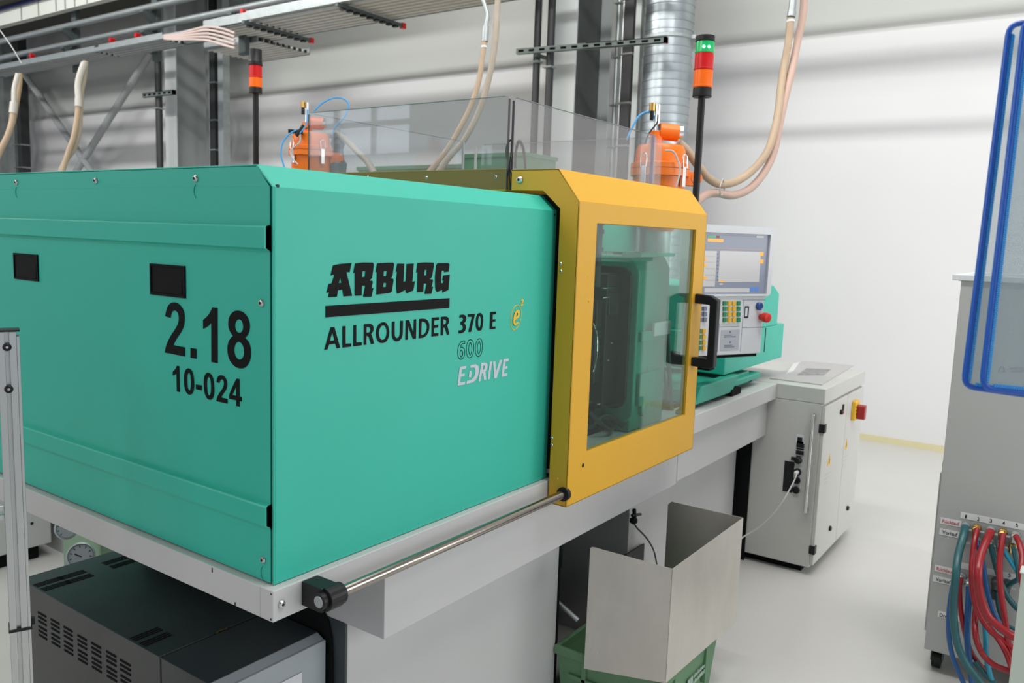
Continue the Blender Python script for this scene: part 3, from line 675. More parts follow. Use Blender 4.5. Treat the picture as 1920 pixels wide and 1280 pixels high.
CP = obj('control_panel', b, PANELW, M, bevel=.004)
b = MB()   # raised bezel round the screen
P1 = rrect(-PW, 0, SB-.008, 0, .018); P2 = [(max(-PW+.03, min(uR, a)), max(SB, min(ST, c))) for a, c in P1]
n = len(P1)
v = [PC+e*a+Z*c+nn*-.004 for a, c in P1]+[PC+e*a+Z*c+nn*.006 for a, c in P1]+[PC+e*a+Z*c+nn*.006 for a, c in P2]+[PC+e*a+Z*c+nn*-.012 for a, c in P2]
b.add(v, [(k*n+i, k*n+(i+1) % n, (k+1)*n+(i+1) % n, (k+1)*n+i) for k in range(3) for i in range(n)])
obj('screen_bezel', b, PANELW, CP)
b = MB(); b.use(SCREEN_BG); pbox(-PW+.03, uR, SB, ST, -.012, -.0035, b)
def sp(mt, x0, y0, x1, y1, d=.0008):
    (a0, c0), (a1, c1) = pl(x0, y0), pl(x1, y1); b.use(mt); pbox(min(a0, a1), max(a0, a1), min(c0, c1), max(c0, c1), -.0035, -.0035+d, b)
sp(SCREEN_DK, 1330, 440, 1436, 444); sp(SCREEN_GR, 1328, 441, 1353, 446, .001); sp(REDINK, 1344, 442, 1350, 446, .0014)
sp(SCREEN_OR, 1328, 447, 1357, 454); sp(SCREEN_OR, 1326, 465, 1433, 468); sp(SCREEN_LT, 1351, 470, 1424, 529); sp(SCREEN_LT, 1322, 470, 1341, 537)
sp(SCREEN_OR, 1426, 472, 1432, 480, .0012); sp(SCREEN_OR, 1426, 486, 1432, 494, .0012); sp(SCREEN_OR, 1350, 526, 1359, 529, .0012); sp(SCREEN_LT, 1350, 531, 1356, 534, .001)
sp(SCREEN_BL, 1408, 538, 1414, 546, .001); sp(SCREEN_BL, 1417, 538, 1423, 546, .001); sp(SCREEN_LT, 1419, 442, 1433, 446, .0015); sp(SCREEN_LT, 1322, 540, 1406, 548, .0006)
for y in (484, 496, 519): sp(SCREEN_OR, 1319, y-1, 1326, y+4, .0014)
for y in range(475, 530, 7): sp(SCREEN_DK, 1346, y, 1348, y+2, .0014)
for y in (480, 491, 503, 515, 525): sp(SCREEN_BG, 1324, y, 1341, y+.7, .0014)
obj('screen', b, None, CP)
def key(px, py, w, h, mt, name='key', d=.003):
    u_, v_ = pl(px, py); b = MB(); pbox(u_-w/2, u_+w/2, v_-h/2, v_+h/2, -.006, d, b); obj(name, b, mt, CP, bevel=.0008)
b = MB(); (a0, c0), (a1, c1) = pl(1353, 561), pl(1389, 606); pbox(a0, a1, c1, c0, -.0055, -.004, b); obj('keypad_field', b, LABEL, CP)
for j in range(4):
    for i in range(4):
        key(1359+i*8.7, 568.5+j*10.4, .0175, .0175, KEYG if i in (0, 3) else KEYY)
for j in range(3): key(1322, 578.5+j*10.4, .018, .017, KEYS); key(1313, 578.5+j*10.4, .018, .017, KEYS)
for j in range(4): key(1320, 621+j*10.6, .016, .018, KEYY); key(1311, 621+j*10.6, .016, .018, KEYG)
for j in range(4): key(1341, 618+j*11, .006, .018, KEYG)
b = MB(); (a0, c0), (a1, c1) = pl(1354, 619), pl(1386, 656); pbox(a0, a1, c1, c0, -.0055, -.0045, b); obj('notice_label', b, mat('grey_notice', (.42, .44, .48), .5), CP)
b = MB()
for (x0, y0, x1, y1) in ((1359, 628, 1375, 628.8), (1359, 631, 1381, 631.8), (1359, 647, 1374, 647.8), (1359, 650, 1378, 650.8), (1369, 621, 1372, 624), (1369, 640, 1372, 643)):
    (a0, c0), (a1, c1) = pl(x0, y0), pl(x1, y1); pbox(a0, a1, c1, c0, -.0046, -.0038, b)
obj('notice_print', b, KEYS, CP)
b = MB()   # panel joint lines, port and slot
for (x0, y0, x1, y1) in ((1394, 562, 1437, 562.8), (1394, 613.5, 1437, 614.3), (1393, 562, 1393.8, 660), (1350, 562, 1350.8, 660), (1352, 612, 1388, 612.8)):
    (a0, c0), (a1, c1) = pl(x0, y0), pl(x1, y1)
    if y1-y0 > 10: a0 = (a0+a1)/2-.001; a1 = a0+.002
    else: c0 = (c0+c1)/2+.001; c1 = c0-.002
    pbox(a0, a1, c1, c0, -.007, -.0055, b)
obj('panel_joint', b, KEYS, CP)
b = MB(); (a0, c0), (a1, c1) = pl(1398.5, 574), pl(1404.5, 596); pbox(a0, a1, c1, c0, -.007, -.004, b); obj('port', b, BLACK, CP)
b = MB(); (a0, c0), (a1, c1) = pl(1399, 577), pl(1402, 593); pbox(a0, a1, c1, c0, -.005, -.003, b); obj('port_tongue', b, PANELW, CP)
b = MB(); (a0, c0), (a1, c1) = pl(1436.2, 615), pl(1436.2, 660); a0 = (a0+a1)/2; pbox(a0-.002, a0+.002, c1, c0, -.0065, -.005, b); obj('slot', b, BLACK, CP)
def pbut(px, py, r, d, mt, name, prof):
    u_, v_ = pl(px, py); o = PC+e*u_+Z*v_; b = MB(); b.lathe(o, nn, prof, 22); obj(name, b, mt, CP, smooth=True)
pbut(1424, 574, 0, 0, BLUEBTN, 'blue_button', [(.0165, -.01), (.0165, .006), (.013, .009), (.011, .007)])
pbut(1428, 594, 0, 0, REDBTN, 'emergency_stop', [(.012, -.01), (.012, .008), (.020, .012), (.0215, .030), (.019, .038), (.012, .041)])
p = PC+e*(-PW*.5)+Z*(-PH)+nn*-.03
b = MB(); pbox(-.36, -.04, -PH-.012, -PH+.004, -.046, -.012, b); b.box(p.x+.02, p.x+.08, p.y+.06, p.y+.26, 1.12, 1.18)
obj('panel_arm', b, VOID, M)

# ================================================================== CONTROL CABINET at the right end of the machine
CX0, CX1, CYF, CYB = 3.148, 3.97, -.248, .9
K = thing('control_cabinet', ((CX0+CX1)/2, .3, 0), 'light grey control cabinet with tall chrome handle and yellow red main switch', 'cabinet')
b = MB(); b.box(CX0, CX1, CYF, .087, .045, .889); b.box(CX0, CX1, .087, CYB, .045, .889); KB = obj('body', b, CABW, K, bevel=.002)
b = MB(); b.box(CX0-.0, CX1+.03, CYF-.012, CYB, .8905, .967); obj('top_cover', b, CABW, K, bevel=.003)
b = MB(); b.box(CX0+.05, CX1-.05, CYF+.05, CYB-.05, 0, .045); obj('plinth', b, VOID, K)
for (xa, xb) in ((CX0+.004, 3.595), (3.601, CX1-.003)):
    b = MB(); b.box(xa, xb, CYF-.018, CYF-.0005, .060, .878); d_ = obj('door', b, CABW, K, bevel=.002)
for z in (.768, .140):
    b = MB(); b.box(CX0-.004, CX0+.030, CYF-.024, CYF+.006, z-.022, z+.022); obj('hinge', b, BLACK, K, bevel=.002)
b = MB(); b.tube([(CX0+.0, CYF+.030, .830), (CX0-.028, CYF+.030, .822), (CX0-.036, CYF+.030, .80), (CX0-.036, CYF+.030, .38), (CX0-.028, CYF+.030, .35), (CX0+.0, CYF+.030, .342)], .0085, 12, 5); obj('chrome_handle', b, CHROME, K, smooth=True)
for i, (px, py, kind) in enumerate(((1500, 823, 's'), (1501, 835, 'r'), (1500, 848, 'r'), (1497, 862, 'k'), (1496, 884, 'p'), (1494.5, 900, 'o'), (1493, 918, 'o'))):
    p = at('X', CX0, px, py); b = MB(); b.use(PANELW)
    b.box(CX0-.002, CX0, p.y-.019, p.y+.019, p.z-.022, p.z+.022); b.use(BLACK)
    if kind == 'r': b.box(CX0-.006, CX0-.001, p.y-.019, p.y+.019, p.z-.011, p.z+.011)
    elif kind == 's': b.box(CX0-.005, CX0-.001, p.y-.012, p.y+.012, p.z-.010, p.z+.010)
    elif kind == 'k': b.lathe(p, (-1, 0, 0), [(.020, 0), (.020, .01), (.012, .022)], 14); b.box(CX0-.012, CX0, p.y+.012, p.y+.034, p.z-.005, p.z+.012)
    else: b.lathe(p, (-1, 0, 0), [(.019, 0), (.019, .010), (.013, .012), (.011, .006)], 16)
    if kind == 'p': b.use(LABEL); b.lathe(p, (-1, 0, 0), [(.010, .006), (.010, .035), (.005, .04)], 10)
    obj('socket', b, None, K)
b = MB(); y0 = at('X', CX0, 1488, 896).y; y1 = at('X', CX0, 1469, 896).y; b.box(CX0-.002, CX0, y0, y1, .415, .575); obj('vent_plate', b, BLACK, K)
p = at('Y', CYF-.018, 1576, 772); b = MB(); b.use(BLACK); b.lathe(p, (0, -1, 0), [(.013, 0), (.013, .012), (.010, .014)], 14); b.box(p.x+.03, p.x+.05, p.y-.006, p.y, p.z-.005, p.z+.035); b.use(REDBTN); b.lathe(p, (0, -1, 0), [(.006, .012), (.005, .018)], 10)
obj('lock', b, None, K)
for q_ in ((1555, 990), (1588, 952)):
    p = at('Y', CYF-.018, *q_); b = MB(); b.lathe(p, (0, -1, 0), [(.014, 0), (.014, .008), (.008, .012)], 12); obj('lock', b, BLACK, K)
p = at('Y', CYF-.018, 1600, 767)
b = MB(); b.box(p.x-.045, p.x+.045, CYF-.040, CYF-.018, p.z-.055, p.z+.05); S1 = obj('switch_plate', b, KEYY, K, bevel=.004)
b = MB(); b.prism(rrect(p.x-.02, p.x+.022, p.z-.05, p.z+.03, .01), 'Y', CYF-.082, CYF-.04); obj('red_knob', b, mat('dark_red_knob', (.30, .012, .010), .4), S1, bevel=.003)
b = MB()
for z in (-.02, .0, .02): b.box(p.x-.035, p.x-.024, CYF-.0410, CYF-.0395, p.z+z-.003, p.z+z+.004)
obj('switch_mark', b, INK, S1)
for (px, py) in ((1555, 862), (1587, 832)):
    p = at('Y', CYF-.019, px, py); b = MB(); b.use(KEYY); b.prism([(p.x-.03, p.z-.028), (p.x+.03, p.z-.028), (p.x, p.z+.034)], 'Y', CYF-.0192, CYF-.018)
    b.use(INK); b.prism([(p.x-.006, p.z-.018), (p.x+.004, p.z-.018), (p.x+.006, p.z+.004), (p.x+.0, p.z+.004), (p.x+.004, p.z+.018), (p.x-.004, p.z+.0)], 'Y', CYF-.0198, CYF-.0192)
    obj('warning_sticker', b, None, K)
    b = MB(); 
    for k in range(3): b.box(p.x-.07+k*.012, p.x+.05-k*.018, CYF-.0188, CYF-.018, p.z-.075-k*.022, p.z-.066-k*.022)
    obj('warning_text', b, mat('faded_print', (.47, .47, .46), .5), K)
# papers in a grey sleeve lying on the cover
b = MB(); P = [at('Z', .9675, x, y) for x, y in ((1443, 710), (1506, 677), (1601, 686), (1541, 722))]
b.prism([(p.x, p.y) for p in P], 'Z', .9675, .972)
DS = thing('document_sleeve', (3.6, -.1, .967), 'grey plastic document sleeve lying flat on the control cabinet', 'folder')
obj('sleeve', b, MATSHEET, DS)
b = MB(); P = [at('Z', .9725, x, y) for x, y in ((1494, 703), (1512, 690), (1558, 692), (1545, 703))]; b.prism([(p.x, p.y) for p in P], 'Z', .972, .9728); obj('dark_print', b, mat('sleeve_print', (.33, .33, .33), .5, var=.5, vscale=30), DS)
b = MB(); P = [at('Z', .97, x, y) for x, y in ((1474, 701), (1488, 682), (1500, 679), (1487, 697))]; b.prism([(p.x, p.y) for p in P], 'Z', .972, .9735); obj('loose_strip', b, LABEL, DS)
b = MB(); a_ = at('X', CX0-.037, 1495, 886)
b.tube([a_, at('X', CX0-.06, 1487, 905), at('X', CX0-.09, 1470, 935), at('X', CX0-.08, 1448, 965), at('X', CX0-.05, 1420, 990), at('X', CX0-.06, 1394, 1006), at('X', 3.0, 1380, 1018), at('X', 2.7, 1350, 1040)], .0035, 8)
obj('white_cable', b, LABEL, label='thin white cable hanging from the socket row of the control cabinet', cat='cable')

# ================================================================== SIGNAL TOWERS
def tower(px, ptop, pts, t, label, lit):
    """pts: pixel heights of the cap top, lens borders and collar foot"""
    P = [dp(x, y, t) for x, y in pts]; foot = P[-1]
    r = .5*(37/1554*3.2)
    th = thing('signal_tower', (P[0].x, P[0].y, ptop), label, 'signal light', 'signal towers')
    zs = [p.z for p in P]; x, y = P[0].x, P[0].y
    def seg(name, z0, z1, mt, r=r):
        b = MB(); b.lathe((x, y, 0), Z, [(r*.93, z0), (r, z0+.003), (r, z0+(z1-z0)*.12), (r*.95, z0+(z1-z0)*.15), (r*.95, z1-.004), (r*.93, z1)], 28)
        return obj(name, b, mt, th, smooth=True)
    return th, x, y, zs, seg, r
th, x, y, zs, seg, r = tower(0, 1.0, ((1323, 68), (1323, 79), (1322, 100), (1321, 131), (1319, 163), (1319, 180)), 3.2, 'signal tower with its green light lit on a black pole behind the yellow door', True)
seg('cap', zs[1], zs[0], BLACK); g = seg('green_light', zs[2], zs[1], GRL); seg('red_light', zs[3], zs[2], REDL); seg('orange_light', zs[4], zs[3], ORL); seg('collar', zs[5], zs[4], BLACK)
b = MB()
for k in (-.010, .006): b.lathe(Vector((x, y, (zs[1]+zs[2])/2-.002))+Vector((-.62, -.45, 0)).normalized()*r*.9+Vector((.6, -.8, 0))*k*1.2, (-.72, -.5, 0), [(.006, 0), (.005, r*.09), (.002, r*.12)], 10)
obj('lamp_glow', b, GRLIT, g)
b = MB(); b.cyl((x, y, .967), (x, y, zs[5]+.01), .0135, n=16); obj('pole', b, BLACK, th, smooth=True); th.location.z = .967
# the lenses were built for a foot at z = 1.0
for c in th.children: c.location.z = 1.0-.967
b = MB(); b.lathe((x, y, .967), Z, [(.03, 0), (.03, .012), (.018, .02)], 16)
o_ = obj('foot', b, BLACK, th)
th2, x, y, zs, seg, r = tower(0, 1.8, ((479, 93), (479, 122), (479, 145), (479, 163), (478, 174)), 4.75, 'unlit signal tower of red and orange on a black pole, behind the green cover', False)
seg('cap', zs[1]+.012, zs[0], BLACK); seg('cap_rim', zs[1]-.002, zs[1]+.014, BLACK, r*1.08); seg('red_light', zs[2], zs[1]-.002, REDL); seg('orange_light', zs[3], zs[2], ORL); seg('collar', zs[4], zs[3], BLACK)
b = MB(); b.cyl((x, y, 1.8), (x, y, zs[4]+.01), .0165, n=14); obj('pole', b, BLACK, th2, smooth=True)
T2X, T2Y = x, y

# ================================================================== NEIGHBOUR MACHINE behind (only glimpsed) and things on it
N = thing('neighbour_machine', (3.0, 3.3, 0), 'second moulding machine behind, only its tops and underside showing', 'machine')
b = MB(); b.box(.9, 5.2, 2.45, 4.0, .95, 1.80); obj('body', b, GREEN, N, bevel=.003)
b = MB(); b.box(1.5, 5.0, 2.5, 3.9, 1.80, 1.835); obj('top_frame', b, YELLOW, N, bevel=.003)
b = MB(); b.box(.95, 5.1, 2.5, 3.9, .0, .95); obj('pedestal', b, WHITE, N)
def dark_box(name, x0, x1, ytop, ybot, X_, dx, label):
    a = at('X', X_, x0, ytop); c = at('X', X_, x1, ytop)
    zt = a.z; b = MB(); b.box(X_, X_+dx, c.y, a.y, 1.835, zt)
    b.frame([(X_-.01, c.y-.01), (X_+dx+.01, c.y-.01), (X_+dx+.01, a.y+.01), (X_-.01, a.y+.01)], [(X_+.02, c.y+.02), (X_+dx-.02, c.y+.02), (X_+dx-.02, a.y-.02), (X_+.02, a.y-.02)], 'Z', zt-.025, zt)
    obj(name, b, OLIVE, bevel=.002, label=label, cat='box')
dark_box('green_box', 672, 866, 313, 0, 3.2, .5, 'long low dark green box behind the clear guard')
dark_box('green_box', 870, 985, 289, 0, 3.2, .35, 'taller dark green box behind the clear guard, next to the pane corner')
# hoppers
def hopper(c, s, zb, label, mirror=-1, face=Vector((-.8, -.6, 0))):
    """orange vacuum hopper loader: c = centre of the body at the lid joint"""
    cx, cy, cz = c
    h = thing('hopper_loader', (cx, cy, zb), label, 'hopper', 'orange hopper loaders')
    R = .105*s
    b = MB(); b.lathe((cx, cy, 0), Z, [(R*.62, cz-.24*s), (R*.92, cz-.17*s), (R*.95, cz-.03*s), (R*1.08, cz-.028*s), (R*1.08, cz-.002*s)], 32); obj('bowl', b, ORANGE, h, smooth=True)
    b = MB(); b.lathe((cx, cy, 0), Z, [(R*1.08, cz), (R*1.08, cz+.018*s), (R*.93, cz+.024*s), (R*.90, cz+.072*s), (R*.82, cz+.088*s), (R*.5, cz+.094*s)], 32); obj('lid', b, ORANGE, h, smooth=True)
    sd = Vector((face.y, -face.x, 0)).normalized()
    o = Vector((cx, cy, cz+.094*s))+sd*.02*s
    b = MB(); b.cyl(o, o+Z*.05*s, .026*s, n=18); b.cyl(o+Z*.05*s-sd*.01*s, o+Z*.045*s+sd*mirror*.085*s, .032*s, n=18); obj('inlet_pipe', b, ORANGE, h, smooth=True, bevel=.002)
    b = MB(); b.use(CHROME); b.cyl(o+Z*.05*s, o+Z*.150*s, .010*s, n=12); b.cyl(o+Z*.05*s+sd*mirror*.08*s, o+Z*.05*s+sd*mirror*.10*s, .026*s, n=16)
    b.use(BRASS); b.cyl(o+Z*.125*s+sd*.022*s, o+Z*.155*s+sd*.022*s, .012*s, n=10); b.use(BLACK); b.cyl(o+Z*.09*s+sd*.022*s, o+Z*.125*s+sd*.022*s, .008*s, n=8)
    obj('valve', b, None, h)
    for sg in (-1, 1):
        a = face*(.72)+sd*sg*.69; a = Vector((a.x, a.y, 0)).normalized()
        b = MB(); q0 = Vector((cx, cy, cz-.07*s))+a*R*.98; t_ = Vector((-a.y, a.x, 0))
        b.obox(q0-t_*.010*s, t_*.020*s, Z*.075*s, a*.012*s); b.tube([q0-t_*.012*s+Z*.07*s+a*.012*s, q0-t_*.012*s+Z*.115*s+a*.010*s, q0+t_*.012*s+Z*.115*s+a*.010*s, q0+t_*.012*s+Z*.07*s+a*.012*s], .0028*s, 6, 3)
        obj('clamp', b, CHROME, h, bevel=.001)
    b = MB(); a = (sd*mirror*.95-face*.1).normalized(); t_ = Vector((-a.y, a.x, 0)); q0 = Vector((cx, cy, cz-.03*s))+a*R*.95
    b.obox(q0-t_*.02*s-Z*.03*s, t_*.04*s, Z*.055*s, a*.045*s); b.cyl(q0+a*.045*s-t_*.022*s+Z*.0, q0+a*.045*s+t_*.022*s, .024*s, n=16); obj('hinge_lug', b, ORANGE, h, bevel=.003)
    b = MB(); b.cyl((cx, cy, zb), (cx, cy, cz-.235*s), R*.55, n=24); obj('neck', b, GALV, h, smooth=True)
    return h, o
h2c = dp(1237, 317, 3.75)
hopper(h2c, 1.16, 1.46, 'orange hopper loader behind the yellow door, in front of the spiral duct')
h1c = dp(583, 283, 4.75)
hopper(h1c, 1.10, 1.835, 'orange hopper loader at the far left corner of the clear guard')
# blue and grey air tubes
def tubeobj(name, pts, t, r, mt, label, cat='tube', n=8, group=None):
    b = MB(); b.tube([dp(x, y, (t if not isinstance(t, (list, tuple)) else t[i])) for i, (x, y) in enumerate(pts)], r, n)
    return obj(name, b, mt, label=label, cat=cat, group=group, smooth=True)
tubeobj('air_tube', [(1235, 255), (1232, 230), (1222, 213), (1212, 210), (1198, 218), (1185, 240), (1175, 262)], 3.72, .0045, BLUEH, 'light blue air tube looping over the orange hopper by the spiral duct')
tubeobj('air_tube', [(1234, 215), (1232, 230), (1222, 243), (1216, 252), (1212, 262), (1208, 275)], 3.70, .0035, BLACK, 'short black cable on the orange hopper by the spiral duct', 'cable')
tubeobj('air_tube', [(1247, 282), (1262, 284), (1271, 300), (1275, 320), (1268, 350)], 3.60, .004, GREYT, 'grey air tube curving down over the orange hopper by the spiral duct')
tubeobj('air_tube', [(577, 205), (576, 225), (570, 240), (562, 250)], 4.6, .0045, BLUEH, 'blue air tube falling from the valve of the left orange hopper')
tubeobj('air_tube', [(589, 208), (605, 193), (625, 184), (643, 185), (653, 195), (649, 213), (638, 228), (628, 240), (622, 252)], 4.7, .0045, BLUEH, 'blue air tube looping high above the left orange hopper')
tubeobj('air_tube', [(556, 243), (541, 253), (530, 268), (527, 290), (532, 310), (538, 330)], 4.55, .0045, BLUEH, 'blue air tube bowing out left of the left orange hopper')
tubeobj('air_tube', [(563, 252), (562, 266), (552, 275), (545, 283), (548, 296), (558, 308)], 4.5, .004, GREYT, 'grey tube hanging over the lid of the left orange hopper')
b = MB(); p = dp(555, 248, 4.6); b.use(BLACK); b.obox(p+Vector((-.03, .03, -.005)), Vector((.06, -.05, 0)), Z*.02, Vector((.02, .02, 0))); b.cyl(p-Z*.02, p+Z*.02+Vector((.03, -.03, .02)), .01, n=8); b.use(BRASS); b.cyl(p+Vector((.04, -.03, .02)), p+Vector((.06, -.05, .04)), .005, n=8)
obj('valve_block', b, None, label='small black air valve on top of the left orange hopper', cat='valve')
# grey throat assembly beside the left hopper
b = MB(); p = dp(633, 300, 4.8); b.lathe((p.x, p.y, 0), Z, [(.05, 1.835), (.05, p.z-.06), (.055, p.z-.02), (.04, p.z), (.032, p.z+.06), (.042, p.z+.09), (.03, p.z+.14)], 18)
b.box(p.x-.05, p.x+.03, p.y-.03, p.y+.03, p.z+.12, p.z+.15)
obj('suction_filter', b, mat('dark_grey_cast', (.10, .12, .13), .5), label='dark grey suction filter between the left orange hopper and its hose', cat='filter', bevel=.003)

# ================================================================== CONVEYING HOSES
def hose(pts, ts, r, label, mt=HOSE, mats=None):
    if pts[0][1] < 0:      # the line goes on up towards the overhead pipes
        pts = [(pts[0][0]+3, -160)]+list(pts); ts = [ts[0]]+list(ts) if isinstance(ts, list) else ts
    h = thing('conveying_hose', dp(*pts[-1], ts[-1] if isinstance(ts, list) else ts), label, 'hose', 'beige conveying hoses')
    b = MB(); b.tube([dp(x, y, ts[i] if isinstance(ts, list) else ts) for i, (x, y) in enumerate(pts)], r, 12); obj('hose_line', b, mt, h, smooth=True)
    return h
TS = [4.9]*9
h = hose([(908, 78), (904, 110), (898, 150), (884, 195), (862, 240), (838, 280), (808, 318), (790, 335)], [5.1]*8, .0165, 'left one of the two beige hoses crossing the clear guard, with a steel coupling')
b = MB(); p0, p1 = dp(909, 78, 5.1), dp(911, 50, 5.1); b.cyl(p0, p1, .021, n=16); b.tube([p1, dp(914, 30, 5.1), dp(909, 10, 5.1), dp(906, -15, 5.1), dp(908, -160, 5.1)], .013, 10); obj('steel_coupling', b, GALV, h, smooth=True)
b = MB(); b.cyl(dp(907, 86, 5.1), dp(907, 90, 5.1), .0185, n=14); obj('hose_clamp', b, LABEL, h)
hose([(934, -20), (932, 20), (930, 60), (924, 110), (912, 165), (895, 215), (870, 262), (846, 290), (825, 318), (812, 335)], [5.25]*10, .0195, 'right one of the two beige hoses crossing the clear guard', HOSEG)
tubeobj('static_wire', [(926, 20), (922, 50), (914, 78), (911, 92)], 5.15, .002, GREYT, 'thin grey earth wire between the two beige hoses over the clear guard', 'wire')
hose([(612, 250), (628, 250), (648, 262), (668, 282), (688, 302), (702, 325)], [4.75, 4.75, 4.75, 4.7, 4.65, 4.6], .0185, 'beige hose arching right from the left orange hopper, behind the guard', HOSEG)
h = hose([(1482, 35), (1478, 80), (1470, 125), (1464, 165), (1460, 205), (1452, 245), (1438, 285), (1412, 318), (1380, 340), (1350, 345), (1326, 332), (1305, 305), (1286, 280), (1272, 268)], [4.3, 4.3, 4.3, 4.25, 4.2, 4.15, 4.1, 4.05, 4.0, 3.95, 3.9, 3.85, 3.8, 3.78], .0195, 'beige hose with steel coupling, upper bend into the right orange hopper')
b = MB(); b.cyl(dp(1483, 32, 4.3), dp(1485, 22, 4.3), .022, n=16); b.cyl(dp(1484, 27, 4.3), dp(1505, -160, 4.3), .0185, n=16); obj('steel_coupling', b, GALV, h, smooth=True)
b = MB(); b.cyl(dp(1482, 38, 4.3), dp(1482, 42, 4.3), .0215, n=14); obj('hose_clamp', b, LABEL, h)
h = hose([(1508, -20), (1505, 30), (1495, 80), (1485, 130), (1473, 180), (1462, 230), (1452, 280), (1436, 318), (1408, 352), (1375, 366), (1345, 362), (1322, 366), (1300, 385), (1280, 400)], [4.35, 4.35, 4.35, 4.3, 4.25, 4.2, 4.15, 4.1, 4.05, 4.0, 3.95, 3.9, 3.85, 3.85], .0195, 'beige hose passing lower and behind, below its twin at the right orange hopper', mat('pinkish_hose', (.48, .33, .27), .5))
b = MB(); b.tube([dp(1356, 334, 3.9), dp(1350, 350, 3.86), dp(1352, 366, 3.9), dp(1358, 356, 4.02), dp(1356, 334, 3.9)], .003, 6, 3); obj('cable_tie', b, GREYT, h)
h = hose([(147, 190), (144, 225), (137, 260), (128, 285), (116, 325)], 6.6, .020, 'left strand of the forked beige hose hanging before the diagonal bracing')
b = MB(); b.cyl(dp(147, 200, 6.6), dp(147, 185, 6.6), .027, n=14); b.tube([dp(147, 185, 6.6), dp(146, 160, 6.6), dp(150, 140, 6.6), dp(158, 118, 6.6)], .024, 10); obj('clear_sleeve', b, SLEEVE, h, smooth=True)
hose([(160, 115), (158, 140), (152, 175), (150, 215), (148, 245), (140, 275), (124, 300), (112, 325)], 6.65, .022, 'right strand of the forked beige hose hanging before the diagonal bracing', HOSEG)
h = hose([(25, 205), (22, 230), (14, 255), (4, 275), (-12, 310)], 7.0, .024, 'beige hose with white clamp at the far left edge of the photo')
b = MB(); b.cyl(dp(24, 212, 7.0), dp(26, 192, 7.0), .030, n=14); b.tube([dp(26, 192, 7.0), dp(27, 165, 7.0), dp(34, 138, 7.0)], .020, 10); obj('clear_sleeve', b, SLEEVE, h, smooth=True)
hose([(38, 138), (36, 165), (30, 200), (24, 230), (10, 262), (-10, 300)], 7.1, .020, 'brownish hose beside the clamped beige hose at the far left edge', mat('brown_hose', (.36, .25, .14), .5))
tubeobj('thin_wire', [(-5, 50), (20, 85), (40, 118)], 6.8, .004, GREYT, 'thin grey wire slanting under the light trunking at the far left', 'wire')
# ------------------------------------------------------------------ gauges and the white machine seen under the left rim
G = thing('manifold', (.62, 2.0, 0), 'pale green valve manifold with two pressure gauges under the green cover', 'manifold')
b = MB(); b.box(.60, 1.1, 1.80, 2.10, .14, .62); b.box(.66, 1.05, 1.85, 2.05, 0, .14); obj('block', b, PALEG, G, bevel=.01)
for (px, py, r) in ((125, 990, 20), (151, 1042, 24)):
    p = dp(px, py, 3.15); rr = r/1554*3.15; nrm = (CAM-p).normalized(); nrm = Vector((nrm.x+.12, nrm.y+.2, nrm.z)).normalized()
    b = MB(); b.lathe(p, nrm, [(rr*.95, -.03), (rr*1.0, -.004), (rr*1.06, .0), (rr*1.06, .006), (rr*.92, .008), (rr*.90, .002)], 26); g = obj('pressure_gauge', b, GALV, G, smooth=True)
    b = MB(); b.use(CREAM); b.lathe(p+nrm*.003, nrm, [(rr*.9, 0), (rr*.88, .001)], 24); b.use(INK)
    sx = nrm.cross(Z).normalized(); sy = sx.cross(nrm)
    for k in range(9):
        a = -PI*.25+PI*1.5*k/8; dd = sx*math.cos(a)+sy*math.sin(a); b.obox(p+nrm*.004+dd*rr*.62, dd*rr*.16, nrm.cross(dd)*.0022, nrm*.001)
    dd = (sx*.7+sy*.4).normalized(); b.obox(p+nrm*.0045-dd*rr*.1, dd*rr*.55, nrm.cross(dd)*.003, nrm*.001)
    obj('dial', b, None, g)
    b = MB(); b.cyl(p-nrm*.02, p-nrm*.02+Vector((.05, .0, -.03)), .008, n=10); obj('fitting', b, BRASS, G)
b = MB(); b.lathe((.80, 2.1, 0), Z, [(.03, 0), (.03, .04), (.02, .06)], 12); b.lathe((.64, 1.95, 0), Z, [(.025, 0), (.025, .05), (.015, .14)], 12); obj('foot', b, CREAMW, G)
Wm = thing('white_cabinet', (1.0, 3.3, 0), 'white machine base standing on the floor beyond the pressure gauges', 'cabinet')
p = at('Z', .06, 97, 1020); b = MB(); b.box(p.x-1.6, p.x, p.y, p.y+.6, .07, 1.1); obj('body', b, WHITE, Wm, bevel=.004)
b = MB(); b.box(p.x-1.55, p.x-.05, p.y+.03, p.y+.55, 0, .07); obj('plinth', b, VOID, Wm)
q_ = at('Y', p.y-.0005, 60, 981); b = MB(); b.lathe(q_, (0, -1, 0), [(.008, 0), (.006, .003)], 8); obj('screw', b, BLACK, Wm)

# ================================================================== TEMPERATURE CONTROL UNIT under the overhang
UX0, UX1, UY0, UY1, UZ = .006, .328, .205, 1.13, .64
U = thing('temperature_unit', (.17, .67, 0), 'charcoal box unit with rows of ventilation slots under the green cover', 'machine')
YS = .425
b = MB(); b.box(UX0+.002, UX1, YS+.003, UY1, .05, UZ-.002); UB = obj('housing', b, UNITSIDE, U, bevel=.002)
b = MB(); b.box(UX0+.002, UX1, UY0+.03, YS-.002, .05, UZ-.002); obj('housing', b, UNITSIDE, U, bevel=.002)
b = MB(); b.box(UX0, UX1, YS+.003, UY1, UZ-.003, UZ); UT = obj('top_sheet', b, DARKG, U, bevel=.0014)
b = MB(); b.box(UX0, UX1, UY0+.03, YS-.003, UZ-.003, UZ); obj('top_sheet', b, DARKG, U, bevel=.0014)
b = MB(); b.prism([(UY0+.032, UZ), (UY0+.008, UZ-.012), (UY0, UZ-.012), (UY0, .06), (UY0+.032, .06)], 'X', UX0-.004, UX1); FP = obj('front_panel', b, mat('light_grey_panel', (.33, .37, .39), .4), U, bevel=.003)
